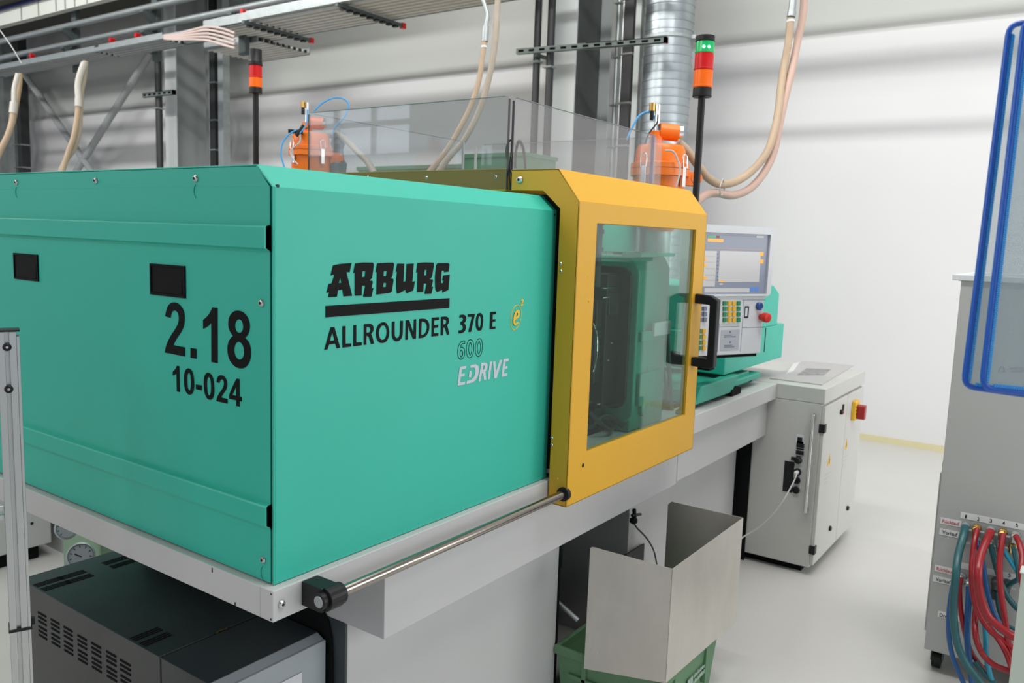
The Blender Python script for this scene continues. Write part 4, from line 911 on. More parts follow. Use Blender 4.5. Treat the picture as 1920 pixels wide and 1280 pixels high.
b = MB(); q0, q1 = at('Y', UY0-.001, 520, 1268), at('Y', UY0-.001, 560, 1262); b.box(q0.x, q1.x+.01, UY0-.003, UY0, .45, q1.z); obj('display_frame', b, PANELW, FP, bevel=.003)
b = MB(); b.box(UX0+.03, UX1-.03, UY0+.05, UY1-.05, 0, .05); obj('plinth', b, VOID, U)
def slots(origin_, du, dv, n, m, w, h, nrm, parent):
    """n rows of slots stepping by dv; each a thin dark louvre"""
    for i in range(n):
        o = Vector(origin_)+Vector(dv)*i
        b = MB(); b.obox(o, Vector(du).normalized()*w, Vector(dv).normalized()*h, Vector(nrm)*.0012); obj('vent_slot', b, VOID, parent)
# side groups measured from the photo
for (px, py) in ((70, 1146), (94, 1159), (118, 1173), (144, 1189), (170, 1203), (198, 1219), (224, 1235)):
    o = at('X', UX0-.0, px, py)
    for g_ in range(2):
        slots((UX0+.002, o.y, o.z-.041*g_), (0, -1, 0), (0, 0, -.0125), 3, 1, .046, .0055, (-1, 0, 0), UB)
for (px, py) in ((62, 1096), (106, 1083), (190, 1055), (243, 1196)):
    o = at('Z', UZ, px, py)
    for k in range(6):
        b = MB(); b.box(o.x, o.x+.075, o.y-.010*k-.005-(0.012 if k > 2 else 0), o.y-.010*k-(0.012 if k > 2 else 0), UZ-.0005, UZ+.0008); obj('vent_slot', b, VOID, UT)
p = at('Z', UZ, 405, 1188); b = MB(); b.tube([(p.x, p.y, UZ+.001), (p.x+.01, p.y, UZ+.004), (p.x+.03, p.y-.003, UZ+.004)], .0015, 6); obj('wire_end', b, BRASS, U)

# ================================================================== SHEET METAL CHUTE and crates
CHX0, CHX1, CHY, CHZ = 1.333, 1.975, -.290, .628
H = thing('sheet_metal_chute', (1.66, -.15, .2), 'three sided bare sheet metal chute standing in the green crate', 'chute')
def panelpoly(pts, ax, a, t, name):
    b = MB(); b.prism(pts, ax, a, a+t); return obj(name, b, SHEET, H, bevel=.0006)
b = MB(); P = [(CHY, .240), (CHY, CHZ)]+[(.0+.012*math.cos(a)-.0, CHZ-.012+.012*math.sin(a)) for a in [PI/2-PI/2*i/4 for i in range(5)]]+[(.014, .186)]
pf = panelpoly(P, 'X', CHX0, .002, 'side_panel')
pr = panelpoly([(CHX0, .240), (CHX1-.13, .215), (CHX1-.02, .205), (CHX1, .225), (CHX1, CHZ), (CHX0, CHZ)], 'Y', CHY, .002, 'front_panel')
panelpoly([(CHY+.002, .235), (.02, .235), (.02, CHZ-.015), (.005, CHZ), (CHY+.002, CHZ)], 'X', CHX1-.002, .002, 'side_panel')
b = MB()
for (px, py) in ((1114, 1203), (1108, 1219), (1119, 1222)): b.lathe(at('X', CHX0, px, py), (-1, 0, 0), [(.003, 0), (.002, .0015)], 10)
obj('rivet', b, SCREWM, pf)
def crate(x0, x1, y0, y1, z0, zt, label, lettering=False):
    c = thing('stacking_crate', ((x0+x1)/2, (y0+y1)/2, z0), label, 'crate')
    tp = .018; b = MB()
    def ring(z, d): return [(x0+d, y0+d, z), (x1-d, y0+d, z), (x1-d, y1-d, z), (x0+d, y1-d, z)]
    R = ring(z0, tp+.008)+ring(zt-.03, .010)+ring(zt-.03, 0)+ring(zt, 0)+ring(zt, .016)+ring(zt-.03, .016)+ring(z0+.004, tp+.014)
    b.add(R, [(k*4+i, k*4+(i+1) % 4, k*4+4+(i+1) % 4, k*4+4+i) for k in range(6) for i in range(4)]+[(0, 1, 2, 3), (24, 25, 26, 27)])
    w_ = obj('bin_wall', b, GREENBIN, c, bevel=.003)
    for B_ in ((x0+.004, x0+.02, y0+.10, y0+.118, z0+.05, zt-.03), (x0+.004, x0+.02, y1-.13, y1-.112, z0+.05, zt-.03), (x0+.004, x0+.02, y0+.06, y1-.06, zt-.105, zt-.09), (x0+.12, x0+.138, y0+.004, y0+.02, z0+.05, zt-.03), (x1-.13, x1-.112, y0+.004, y0+.02, z0+.05, zt-.03)):
        b = MB(); b.box(*B_); obj('rib', b, GREENBIN, c, bevel=.002)
    return c, w_
cr, cw = crate(1.345, 1.872, -.272, .146, 0, .225, 'green plastic crate with white lettering on the floor under the metal chute')
sl = Vector((0, .10, 1)).normalized()
b = MB(); rnd = random.Random(3)     # two lines of worn, unreadable print
q0, q1 = at('Y', -.263, 1300, 1270), at('Y', -.263, 1324, 1246)
for k, dz in enumerate((0, -.024)):
    x_ = q0.x+.0; 
    while x_ < q1.x: wd = rnd.uniform(.006, .012); b.box(x_, x_+wd, -.2645, -.262, q1.z+dz, q1.z+dz+rnd.uniform(.008, .015)); x_ += wd+.004
b.box(q0.x-.05, q0.x-.03, -.2645, -.262, q1.z-.03, q1.z+.012); b.box(q0.x-.026, q0.x-.008, -.2645, -.262, q1.z-.03, q1.z+.012)
obj('worn_print', b, mat('faded_white_print', (.36, .48, .40), .6), cw)

# ================================================================== WATER DISTRIBUTION CABINET at the right
VX = 2.47; 
V = thing('water_cabinet', (2.75, -1.25, 0), 'tall grey cooling water cabinet with rows of red and blue hoses', 'cabinet')
yl = -.885
b = MB(); b.box(VX, 3.1, -1.85, yl, .095, 1.555); VB = obj('body', b, WCAB, V, bevel=.002)
b = MB(); b.box(VX+.05, 3.12, -1.8, yl+.012, .15, .80); obj('side_cover', b, WCAB, V, bevel=.002)
b = MB(); b.frame([(VX-.01, -1.86), (3.11, -1.86), (3.11, yl+.03), (VX-.01, yl+.03)], [(VX+.02, -1.83), (3.08, -1.83), (3.08, yl), (VX+.02, yl)], 'Z', 1.555, 1.577); b.box(VX, 3.1, -1.85, yl+.01, 1.553, 1.558)
obj('top_tray', b, PANELW, V, bevel=.004)
b = MB(); b.lathe((VX+.2, yl, .802), (0, 1, 0), [(.018, 0), (.018, .02), (.014, .024)], 14); obj('side_knob', b, GREYT, V)
for (x, y) in ((2.55, -.925), (3.02, -.925), (2.55, -1.78), (3.02, -1.78)):
    b = MB(); b.use(BLACK); b.cyl((x, y-.016, .036), (x, y+.016, .036), .036, n=20); b.use(GALVDARK); b.box(x-.03, x+.03, y-.024, y+.024, .082, .095); b.box(x-.02, x+.02, y-.022, y-.018, .03, .085); b.box(x-.02, x+.02, y+.018, y+.022, .03, .085)
    obj('caster', b, None, V)
vq = lambda x, y: at('X', VX, x, y)
def strip(x0, y0, x1, y1, hgt, name='label_strip'):
    a, c = vq(x0, y0), vq(x1, y1); b = MB(); z = (a.z+c.z)/2; b.box(VX-.0012, VX, a.y, c.y, z-hgt/2, z+hgt/2); return obj(name, b, LABEL, V)
strip(1801, 967, 1935, 989, .024); s2 = strip(1801, 1061, 1935, 1087, .024)
def vtext(s_, px, py, h_, w_, mt): 
    p = vq(px, py); text('lettering', s_, mt, V, (VX-.0015, p.y+w_/2, p.z-h_/2), -Y, Z, w_, h_, off=.012)
for s_, px, py in (('1', 1811, 968), ('2', 1834.5, 972.5), ('3', 1858, 976), ('4', 1882, 980), ('5', 1906.5, 984.5), ('5', 1893, 1078)):
    vtext(s_, px, py, .014, .008 if s_ != '1' else .005, INK)
for (px, py, s_, mt) in ((1783, 979, 'Rücklauf', REDINK), (1781, 999.5, 'Vorlauf', INK), (1772, 1068.5, 'Rücklauf', REDINK), (1768.5, 1088, 'Vorlauf', INK)):
    p = vq(px, py); b = MB(); b.box(VX-.0012, VX, p.y-.036, p.y+.036, p.z-.012, p.z+.013); obj('label_plate', b, LABEL, V)
    vtext(s_, px, py, .014, .058 if mt is REDINK else .052, mt)
p = vq(1778, 1155); b = MB(); b.box(VX-.0012, VX, p.y-.05, p.y+.036, p.z-.012, p.z+.013); obj('label_plate', b, LABEL, V)
p = vq(1770, 1154); text('lettering', 'Dru', INK, V, (VX-.0015, p.y+.015, p.z-.007), -Y, Z, .026, .014, off=.012)
FIT = [(1811, 985), (1832, 989), (1858, 993), (1881, 997), (1904, 1002), (1806, 1008), (1832, 1012), (1857, 1016), (1877, 1018), (1900, 1020), (1803, 1079), (1817, 1090), (1838, 1087), (1868, 1088), (1867, 1107), (1890, 1093)]
for i, (px, py) in enumerate(FIT):
    p = vq(px, py); b = MB(); br = i in (1, 3, 9)
    b.use(BRASS if br else GALVDARK if i > 11 else GALV); b.lathe(p, (-1, 0, 0), [(.016, 0), (.016, .012), (.011, .014), (.011, .034), (.014, .036), (.014, .044), (.008, .05)], 12); b.cyl(p+Vector((-.04, 0, .0)), p+Vector((-.046, 0, -.02)), .011, n=10)
    b.use(SCREWM); b.cyl(p+Vector((-.040, -.012, -.002)), p+Vector((-.040, -.028, -.002)), .004, n=8); obj('hose_fitting', b, None, V)
def vhose(name, pts, xs, r, mt, label):
    b = MB(); n = len(pts)
    b.tube([at('X', VX-xs[i], x, y) for i, (x, y) in enumerate(pts)], r*.84, 12); return obj(name, b, mt, label=label, cat='hose', group='cooling water hoses', smooth=True)
D = lambda n, a=.05, m_=.16: [a+(m_-a)*min(1, i/3) for i in range(n)]
vhose('water_hose', [(1810, 988), (1806, 1005), (1797, 1040), (1792, 1080), (1788, 1130), (1789, 1170), (1796, 1210), (1812, 1245), (1835, 1275), (1850, 1300)], D(10, .05, .20), .0165, TEALH, 'thick teal hose from outlet 1, front of the bundle')
vhose('water_hose', [(1792, 1082), (1785, 1105), (1779, 1150), (1779, 1190), (1786, 1230), (1800, 1265), (1815, 1300)], [.13]*7, .0105, BLUEHH, 'dark blue hose bowing furthest left behind the teal hose')
vhose('water_hose', [(1832, 992), (1828, 1010), (1824, 1040), (1822, 1075), (1824, 1110), (1833, 1145), (1855, 1180), (1880, 1200), (1900, 1215)], D(9), .0125, REDH, 'red hose from outlet 2 curling to the right')
vhose('water_hose', [(1858, 996), (1850, 1013), (1839, 1040), (1834, 1075), (1838, 1115), (1850, 1150), (1870, 1172), (1898, 1192), (1925, 1200)], D(9, .05, .22), .0165, REDH, 'thick dark red hose from outlet 3 sweeping in front')
vhose('water_hose', [(1881, 1000), (1877, 1030), (1874, 1065), (1877, 1110), (1884, 1160), (1890, 1200), (1897, 1240)], D(7), .0125, REDH, 'straight red hose falling from outlet 4')
vhose('water_hose', [(1905, 1005), (1912, 1020), (1917, 1045), (1915, 1075), (1919, 1110)], D(5), .0125, REDH, 'red hose from outlet 5 at the photo edge')
vhose('water_hose', [(1832, 1015), (1836, 1030), (1844, 1060), (1850, 1100), (1860, 1140), (1874, 1170)], D(6, .05, .10), .010, BLUEHH, 'blue hose running right from below outlet 2')
vhose('water_hose', [(1857, 1019), (1862, 1040), (1870, 1070), (1885, 1110), (1902, 1135), (1925, 1155)], D(6, .05, .08), .012, TEALH, 'teal hose running right from below outlet 3')
vhose('water_hose', [(1877, 1020), (1884, 1035), (1897, 1055), (1910, 1075), (1925, 1095)], D(5, .05, .08), .0095, CYANH, 'cyan hose running right from below outlet 4')
vhose('water_hose', [(1900, 1024), (1904, 1045), (1909, 1070), (1910, 1090)], D(4, .05, .10), .010, TEALH, 'short teal hose dropping from below outlet 5')
vhose('water_hose', [(1802, 1082), (1799, 1100), (1801, 1140), (1808, 1180), (1820, 1220), (1840, 1250), (1862, 1280)], D(7, .05, .10), .011, REDH, 'red hose of the lower row behind the teal hose')
vhose('water_hose', [(1817, 1100), (1816, 1125), (1814, 1165), (1814, 1205), (1818, 1245), (1824, 1290)], D(6, .05, .13), .013, BLUEHH, 'bright blue hose falling straight from the lower row')
vhose('water_hose', [(1840, 1095), (1834, 1120), (1828, 1160), (1830, 1195), (1842, 1225), (1862, 1245), (1885, 1255), (1920, 1265)], D(8, .05, .18), .013, REDH, 'red hose looping low across the front of the bundle')
vhose('water_hose', [(1843, 1110), (1845, 1150), (1848, 1190), (1849, 1225), (1855, 1260), (1866, 1295)], D(6, .05, .12), .011, CYANH, 'cyan hose falling in the middle of the bundle')
vhose('water_hose', [(1850, 1170), (1870, 1195), (1885, 1220), (1895, 1245), (1905, 1275)], D(5, .14, .2), .0125, REDH, 'red hose slanting down right at the bottom of the bundle')
vhose('water_hose', [(1890, 1096), (1905, 1088), (1918, 1082), (1930, 1075)], D(4, .05, .09), .011, TEALH, 'dark teal hose bending right from the lower row')
vhose('water_hose', [(1868, 1110), (1872, 1140), (1882, 1165), (1900, 1178), (1925, 1185)], D(5, .05, .08), .008, TEALH, 'thin teal hose curving from the lowest outlet')
vhose('water_hose', [(1828, 1240), (1845, 1262), (1870, 1285)], [.12]*3, .012, TEALH, 'teal hose end crossing the floor below the bundle')
# ================================================================== DOCUMENT POCKETS at the right edge
DV = 1.10
nrm = (-_f*.96+_r*.05).normalized()
def pocket(c, t0, label, ribbed):
    """c: pixel corners TL, BL, BR, TR at depth t0"""
    P = [dp(x, y, t0) for x, y in c]; d_ = thing('document_pocket', (P[1].x, P[1].y, P[1].z), label, 'document holder', 'blue framed document pockets')
    ctr = sum(P, Vector())/4; path = []
    for i in range(4):
        p, a, c_ = P[i], P[i-1], P[(i+1) % 4]; u_, v_ = (a-p).normalized(), (c_-p).normalized()
        for k in range(5):
            s = k/4; path.append(p+u_*.016*(1-s)**2+v_*.016*s**2)
    path.append(path[0])
    b = MB(); b.tube(path, .0040, 10, 0); obj('blue_frame', b, BLUEF, d_, smooth=True)
    nq = (P[0]-P[1]).cross(P[2]-P[1]).normalized()
    b = MB(); n_ = len(path)-1; b.add([p-nq*.0006 for p in path[:-1]]+[p+nq*.0006 for p in path[:-1]], [tuple(range(n_))[::-1], tuple(range(n_, 2*n_))]+[(i, (i+1) % n_, n_+(i+1) % n_, n_+i) for i in range(n_)]); obj('clear_film', b, FILM, d_)
    if ribbed:   # woven blue edging inside the frame
        b = MB()
        for (p, q_) in ((P[0], P[1]), (P[1], P[2])):
            dd = (q_-p); m_ = int(dd.length/.0028); inn_ = (ctr-(p+q_)/2); inn_ = (inn_-dd.normalized()*inn_.dot(dd.normalized())).normalized()
            for k in range(5, m_-3):
                o = p+dd*(k/m_)+inn_*.0025; b.obox(o, inn_*.0046+dd.normalized()*.0018, dd.normalized()*.0019, nq*.0042 if nq.dot(CAM-p) > 0 else nq*-.0042)
        e_ = obj('ribbed_edge', b, BLUEF2, d_); e_['kind'] = 'stuff'
    return d_, P, nq
d1, P1_, nq1 = pocket([(1893, 45), (1807, 724), (2150, 772), (2210, 20)], 1.14, 'blue framed clear document pocket, the rear one with a ribbed edge', True)
d2, P2_, nq2 = pocket([(1921, 38), (1841, 727), (2180, 762), (2240, 10)], 1.10, 'blue framed clear document pocket, the front one', True)
b = MB(); p = dp(1872, 697, 1.099)
b.obox(p, _r*.010, _u*.0006, -_f*.0004); b.obox(p+_u*.001, _r*.004+_u*.007, _r*.0006, -_f*.0004); b.obox(p+_r*.008+_u*.001, -_r*.002+_u*.006, _r*.0006, -_f*.0004)
for k in range(2): b.obox(p+_r*.016+_u*.004*k, _r*.03, _u*.0018, -_f*.0003)
obj('faint_imprint', b, mat('imprint_grey', (.28, .32, .33), .5), d2)
b = MB(); sx = dp(2195, 400, 1.12); b.cyl((sx.x, sx.y, 0), (sx.x, sx.y, 2.1), .014, n=14)
ST_ = thing('display_stand', (sx.x, sx.y, 0), 'thin steel stand just outside the photo carrying the blue document pockets', 'stand')
obj('pole', b, GALV, ST_, smooth=True); b = MB(); b.lathe((sx.x, sx.y, 0), Z, [(.16, 0), (.16, .01), (.03, .02)], 24); obj('foot_plate', b, GALV, ST_)
# pale machine edge in the lower right corner
a = dp(1915, 1075, 2.2); c = dp(1896, 1280, 2.2)
b = MB(); b.box(a.x, a.x+.05, a.y-.5, a.y, 0, a.z+.0); b.box(a.x-.004, a.x+.054, a.y-.504, a.y+.004, a.z, a.z+.006)
obj('side_post', b, mat('pale_green_grey', (.50, .56, .50), .5), label='pale grey green machine edge in the lower right corner of the photo', cat='post', bevel=.004)

# ================================================================== ALUMINIUM POST at the left
pt = dp(12, 622, 1.75); ang = math.atan2(_f.y, _f.x)
A = thing('aluminium_post', (pt.x, pt.y, 0), 'slotted aluminium profile post with black cap at the left edge of the photo', 'post')
fx = Vector((math.cos(ang+.56), math.sin(ang+.56), 0)); sx = Vector((math.sin(ang+.56), -math.cos(ang+.56), 0)); hw = .0175; top = pt.z
c0 = Vector((pt.x, pt.y, 0))
def vb(u0, u1, w0, w1, z0, z1, b): b.obox(c0+sx*u0+fx*w0+Z*z0, sx*(u1-u0), fx*(w1-w0), Z*(z1-z0)); return b
b = MB(); vb(-hw, -.004, 0, .008, 0, top, b); vb(.004, hw, 0, .008, 0, top, b); vb(-hw, hw, .008, .036, 0, top, b); vb(-hw, -.010, .036, .044, 0, top, b); vb(.010, hw, .036, .044, 0, top, b)
b.obox(c0+sx*hw+fx*.012, sx*.006, fx*.004, Z*(top-.01)); b.obox(c0+sx*hw+fx*.026, sx*.006, fx*.018, Z*(top-.01)); b.obox(c0+sx*hw+fx*0, sx*.006, fx*.010, Z*(top-.01))
obj('profile', b, ALU, A, bevel=.0012)
b = MB(); vb(-hw-.001, hw+.007, -.001, .045, top, top+.004, b); obj('end_cap', b, BLACK, A, bevel=.001)
for py in (651, 732):
    p = c0+Z*(dp(12, py, 1.75).z)+fx*.002; b = MB(); b.use(BLACK); b.lathe(p, -fx, [(.0085, 0), (.0085, .004), (.006, .006)], 16); b.use(SCREWM); b.lathe(p-fx*.006, -fx, [(.003, 0), (.0028, .0006)], 8); obj('bolt', b, None, A)
zt_ = dp(30, 1217, 1.75).z
b = MB(); vb(-hw-.002, hw+.008, -.003, .046, zt_-.003, zt_+.003, b); vb(hw+.006, hw+.014, .01, .02, zt_+.002, zt_+.018, b); obj('cable_tie', b, BLACK, A, bevel=.001)
for z_ in (dp(5, 966, 1.75).z, dp(5, 984, 1.75).z):
    b = MB(); p = c0+Z*z_-sx*hw; b.obox(p+fx*.005-Z*.006, -sx*.6, fx*.012, Z*.012); obj('cross_bar', b, ALU, A, bevel=.001)
b = MB(); p = c0-sx*(hw+.03)+fx*.03; b.obox(p, -sx*.25, fx*.01, Z*(top-.35)); obj('dark_panel', b, mat('violet_dark_panel', (.03, .02, .06), .4), A)

# ================================================================== BACKGROUND: columns, pipes, duct, bracing
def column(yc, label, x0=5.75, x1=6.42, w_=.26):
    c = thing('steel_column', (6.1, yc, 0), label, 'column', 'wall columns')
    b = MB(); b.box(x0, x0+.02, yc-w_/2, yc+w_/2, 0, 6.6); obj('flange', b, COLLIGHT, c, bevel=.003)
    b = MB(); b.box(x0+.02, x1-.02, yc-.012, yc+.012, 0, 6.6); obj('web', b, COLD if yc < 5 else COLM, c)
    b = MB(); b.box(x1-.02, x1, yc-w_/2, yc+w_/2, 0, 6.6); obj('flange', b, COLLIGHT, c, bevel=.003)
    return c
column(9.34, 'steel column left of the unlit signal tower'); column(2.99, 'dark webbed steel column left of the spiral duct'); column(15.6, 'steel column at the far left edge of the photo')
def vpipe(px, py, X_, r, mt, label, cat='pipe', name='wall_pipe', square=False, clips=()):
    p = at('X', X_, px, py); t_ = thing(name, (X_, p.y, 0), label, cat)
    b = MB()
    if square: b.box(X_-r, X_+r, p.y-r, p.y+r, 0, 6.6)
    else: b.cyl((X_, p.y, 0), (X_, p.y, 6.6), r, n=14)
    obj('pipe_run', b, mt, t_, smooth=not square)
    for z in clips:
        b = MB(); b.box(X_-r-.008, X_+r+.008, p.y-r-.008, p.y+r+.008, z, z+.02); b.cyl((X_-r-.012, p.y-r-.015, z+.01), (X_-r-.012, p.y+r+.015, z+.01), .008, n=8); obj('pipe_clip', b, GALV, t_)
CL = [1.0, 1.9, 2.55, 2.95, 3.4, 3.9, 4.4]
vpipe(1005, 150, 5.6, .034, PIPEBLK, 'left of the two black pipes beside the dark webbed column', clips=(3.28,))
vpipe(1030, 150, 5.6, .036, PIPEBLK, 'right of the two black pipes beside the dark webbed column', clips=(3.22,))
vpipe(1155, 150, 6.25, .022, GALV, 'thin grey conduit left of the black cable duct by the column', clips=CL)
vpipe(1164, 150, 6.2, .016, ALU, 'bright conduit beside the black cable duct by the column')
vpipe(1178, 150, 6.2, .050, PIPEBLK, 'square black cable duct between column and spiral duct', 'cable duct', 'cable_duct', True, CL)
vpipe(1194, 150, 6.05, .028, COLLIGHT, 'light grey square rail touching the spiral duct on its left', 'rail', 'wall_rail', True)
vpipe(298, 200, 5.5, .045, PIPEBLK, 'black downpipe left of the steel column at the left', clips=(3.2,))
vpipe(393, 200, 6.2, .035, ALU, 'bright rail right of the left steel column', 'rail', 'wall_rail', True)
vpipe(405, 200, 6.1, .060, PIPEBLK, 'black cable duct right of the left steel column', 'cable duct', 'cable_duct', True, [1.5, 2.3, 2.7, 3.1, 3.6])
vpipe(420, 200, 6.1, .055, GALV, 'galvanised rail right of the left black cable duct', 'rail', 'wall_rail', True)
vpipe(14, 200, 6.3, .10, GALV, 'wide galvanised duct at the far left edge of the photo', 'duct', 'wall_duct', True)
vpipe(31, 200, 6.3, .05, COLD, 'dark conduit near the far left edge of the photo', clips=(2.6, 3.0))
vpipe(42, 200, 6.3, .075, PIPEBLK, 'black cable duct near the far left edge of the photo', 'cable duct', 'cable_duct', True, (2.6, 3.0))
# spiral duct
b = MB(); dx, dy, dr = 6.0, 2.05, .215
prof = []; z = 0
while z < 6.6: prof += [(dr, z), (dr, z+.052), (dr+.006, z+.056), (dr+.006, z+.064), (dr, z+.068)]; z += .072
b.lathe((dx, dy, 0), Z, prof, 40)
SD = thing('spiral_duct', (dx, dy, 0), 'galvanised spiral ventilation duct running up the wall behind the green lit tower', 'duct')
obj('duct_pipe', b, DUCT, SD, smooth=True)
b = MB(); b.lathe((dx, dy, 3.44), Z, [(dr+.008, 0), (dr+.016, .004), (dr+.016, .03), (dr+.008, .034)], 40); b.box(dx-.02, dx+.4, dy-dr-.05, dy-dr, 3.44, 3.47); obj('duct_band', b, GALV, SD)
# slotted bracket rails
def slotted(p0, p1, h_, label, red=True):
    t_ = thing('bracket_rail', p0, label, 'bracket'); p0, p1 = Vector(p0), Vector(p1); d = (p1-p0).normalized(); s_ = d.cross(Z).normalized()
    b = MB(); b.obox(p0, p1-p0, s_*.04, Z*.006); b.obox(p0+Z*(h_-.006), p1-p0, s_*.04, Z*.006); b.obox(p0+s_*.034, p1-p0, s_*.006, Z*h_); obj('channel', b, BRKT, t_)
    n = int((p1-p0).length/.11); L_ = (p1-p0).length
    for k in range(n):
        b = MB(); o = p0+d*(k+.25)*L_/n+s_*.042+Z*h_*.3; b.obox(o, d*L_/n*.5, s_*.002, Z*h_*.4); obj('slot', b, VOID, t_)
        b = MB(); b.obox(p1-s_*.006, d*.02, s_*.05, Z*h_); obj('end_cap', b, REDINK if red else BLACK, t_)
slotted(at('X', 5.55, 972, 103), at('X', 5.55, 1248, 82), .05, 'long slotted bracket rail reaching across pipes and column to the spiral duct')
slotted(at('X', 5.45, 272, 184), at('X', 5.45, 328, 178), .06, 'short slotted bracket with red end cap on the left black downpipe')
p = at('X', 5.55, 1001, 106); b = MB(); b.obox(p, Vector((.75, -.06, 0)), Vector((0, -.03, 0)), Vector((0, 0, .03))); obj('cantilever_arm', b, GALVDARK, bpy.data.objects['bracket_rail'])
# diagonal bracing on the wall
def brace(q0, q1, r, label, X_=6.30, mt=GALVDARK):
    p0, p1 = at('X', X_, *q0), at('X', X_, *q1); d = p1-p0; p0 -= d*.6 if False else d*0
    b = MB(); b.cyl(p0, p0+d*1.9, r, n=12); return obj('wall_brace', b, mt, label=label, cat='brace', smooth=True)
brace((45, 138), (170, 318), .055, 'diagonal wall brace falling to the right, behind the forked hose', mt=COLM)
brace((283, 98), (145, 318), .055, 'diagonal wall brace falling to the left towards the forked hose', mt=COLM)
# overhead pipes and rails parallel to the wall
def hrun(q0, X_, r, mt, label, cat, name, square=False, y1=-4.0, h_=None, w_=None):
    p = at('X', X_, *q0); b = MB(); ya, yb = p.y+1.5, y1
    if square: b.box(X_-(w_ or r), X_+(w_ or r), yb, ya, p.z-(h_ or r), p.z+(h_ or r))
    else: b.cyl((X_, ya, p.z), (X_, yb, p.z), r, n=14)
    return obj(name, b, mt, label=label, cat=cat, smooth=not square), p.z
hrun((0, 78), 5.0, .040, GALV, 'upper grey overhead pipe at the top left', 'pipe', 'overhead_pipe')
hrun((0, 109), 5.0, .040, GALV, 'lower grey overhead pipe just above the cable trays', 'pipe', 'overhead_pipe')
hrun((0, 128), 4.72, .022, GALV, 'thin rail along the near side of the cable trays', 'rail', 'overhead_rail', True, -4.0)
hrun((0, 143), 5.05, .02, GALVDARK, 'thin dark rail along the lower side of the cable trays', 'rail', 'overhead_rail', True, 7.2)
_, lz = hrun((0, 38), 5.0, .09, LUMW, 'white light trunking high in the upper left corner', 'light trunking', 'light_trunking', True, 8.3, .105, .05)
_, bz = hrun((0, 21), 4.97, .015, mat('navy_rail', (.01, .015, .12), .4), 'navy blue rail on top of the white light trunking', 'rail', 'overhead_rail', True, 8.3, .018, .06)
b = MB(); b.box(4.75, 5.9, 5.5, 15, lz+.14, lz+.9); obj('roof_beam', b, mat('olive_dark_beam', (.045, .043, .035), .8), label='dark roof beam above the white light trunking in the corner', cat='beam')
for k, px in enumerate((40, 72, 105, 122, 140, 163)):
    p = at('X', 4.945, px, 38-px*.2); b = MB(); b.box(4.943, 4.949, p.y-.012, p.y+.012, lz-.10, lz+.10); obj('trunking_joint', b, GALV, bpy.data.objects['light_trunking'])
for (px, py) in ((145, 60), (296, 30), (460, 10)):
    p = at('X', 5.15, px, py); q_ = at('X', 5.15, px, py+60)
    h_ = thing('pipe_hanger', (5.15, p.y, p.z-.7), {145: 'dark pipe hanger nearest the left corner of the photo', 296: 'dark pipe hanger left of the left steel column', 460: 'dark pipe hanger right of the left steel column'}[px], 'hanger')
    b = MB(); b.box(5.10, 5.16, p.y-.06, p.y+.06, p.z-.55, p.z+1.6); obj('hanger_bar', b, GALVDARK, h_)
    for z_ in (at('X', 5, 0, 78).z, at('X', 5, 0, 109).z):
        b = MB(); b.prism([(5.10, z_-.045), (4.93, z_-.045), (4.93, z_-.065), (5.10, z_-.20)], 'Y', p.y-.04, p.y+.04); obj('bracket_foot', b, GALVDARK, h_)
for (px, py) in ((60, 104), (210, 75), (258, 66), (457, 22)):
    p = at('X', 4.93, px, py); b = MB(); b.cyl((4.90, p.y, p.z), (4.96, p.y, p.z), .028, n=10); b.prism([(p.y-.03, p.z), (p.y+.03, p.z), (p.y, p.z-.09)], 'X', 4.91, 4.93)
    obj('red_tag', b, REDL, label={60: 'red tag on the lower overhead pipe, furthest left', 210: 'red tag on the lower overhead pipe, second from the left', 258: 'red tag on the lower overhead pipe, third from the left', 457: 'red tag on the lower overhead pipe above the big cable tray'}[px], cat='tag')
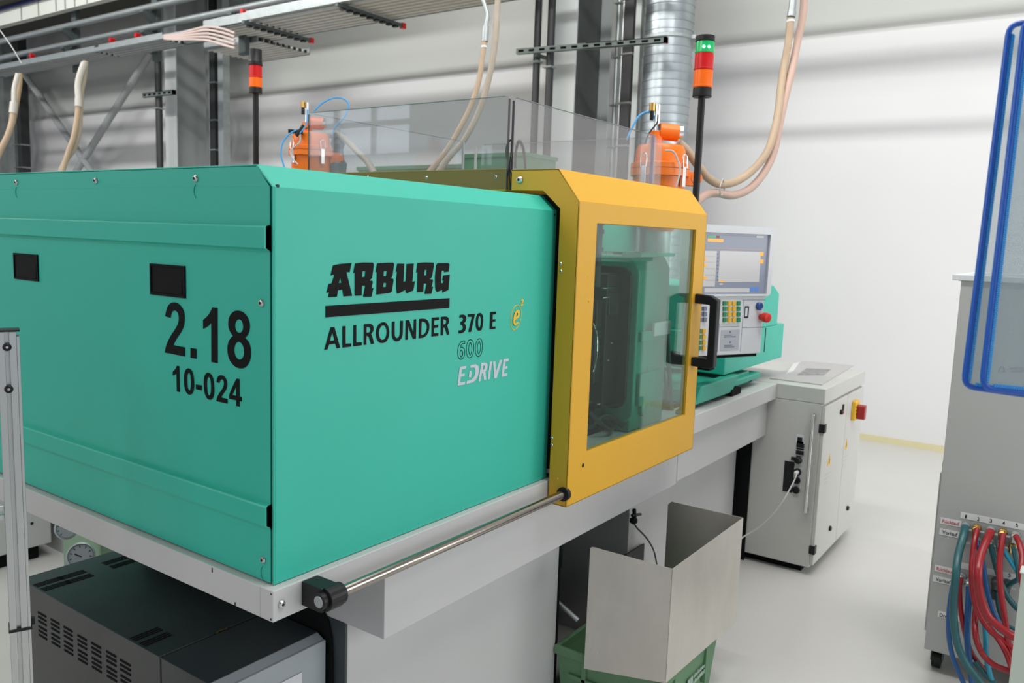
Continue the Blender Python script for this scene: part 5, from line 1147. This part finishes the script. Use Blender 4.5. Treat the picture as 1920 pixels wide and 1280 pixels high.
def tray(x0, x1, y0, y1, z, ribs, label, mt, teeth=True):
    t_ = thing('cable_tray', ((x0+x1)/2, (y0+y1)/2, z), label, 'cable tray', 'overhead cable trays')
    b = MB(); n = ribs; w_ = (x1-x0)/n; pts = []
    for i in range(n): pts += [(x0+w_*i, z), (x0+w_*(i+.35), z), (x0+w_*(i+.5), z-.035), (x0+w_*(i+.85), z-.035)]
    pts += [(x1, z)]; up = [(a, c+.006) for a, c in pts][::-1]
    b.prism(pts+up, 'Y', y0, y1); obj('ribbed_plate', b, mt, t_)
    for xa in (x0-.012, x1): b = MB(); b.box(xa, xa+.012, y0, y1, z-.04, z+.05); obj('side_rail', b, GALV, t_)
    for k in range(n):
        b = MB(); b.box(x0+w_*(k+.1), x0+w_*(k+.45), y0-.012, y0, z-.028, z+.006); obj('end_slot', b, BLACK, t_)
    return t_
TRM = mat('tray_underside', (.62, .60, .57), .5, metal=.2, var=.15, vscale=4)
tray(4.65, 5.38, 3.1, 6.22, 3.85, 9, 'big ribbed cable tray running out of the photo at the top', TRM)
tray(4.68, 5.40, 6.26, 7.0, 3.85, 9, 'ribbed cable tray piece over the unlit signal tower', TRM)
tray(5.20, 5.95, 6.75, 7.75, 3.80, 9, 'lowest ribbed tray piece right above the unlit signal tower', TRM)
tray(4.75, 5.05, 7.9, 9.3, 3.84, 4, 'dark ribbed cable tray piece left of the left column', COLM)
tray(4.75, 5.02, 9.4, 12.5, 3.84, 4, 'narrow ribbed cable tray running to the left edge', COLM)
for k in range(5):
    b = MB(); b.tube([dp(308, 67+k*1.5, 9.5), dp(335, 64+k*2.6, 9.35), dp(356, 58+k*4.0, 9.2), dp(372, 53+k*5.4, 9.1), dp(392, 50+k*6.6, 9.0), dp(418, 54+k*7.5, 8.95), dp(440, 62+k*7, 8.9)], .013, 8)
    obj('tray_cable', b, mat('pinkish_cable_%d' % k, (.55, .44-.01*k, .40), .5) if k == 0 else bpy.data.materials['pinkish_cable_0'], label='pale pinkish cable, %s of the bundle between two cable trays' % ('topmost', 'second from the top', 'middle one', 'second from the bottom', 'lowest')[k], cat='cable', group='pinkish cables between the trays')
for k, (ya, yb) in enumerate(((6.20, 6.26), (4.80, 4.86))):
    cb = thing('cross_bar', (5.0, ya, 3.78), ('dotted cross bar with red end, just above the unlit signal tower', 'dotted cross bar with red end, higher and right of the unlit signal tower')[k], 'bar')
    b = MB(); b.box(4.60, 5.50, ya, ya+.035, 3.765, 3.80); obj('channel', b, GALVDARK, cb)
    for i in range(9): b = MB(); b.box(4.66+i*.09, 4.70+i*.09, ya-.01, ya+.045, 3.745, 3.765); obj('clip', b, BLACK, cb)
    b = MB(); b.box(5.49, 5.54, ya-.005, ya+.04, 3.755, 3.81); obj('end_cap', b, REDL, cb)
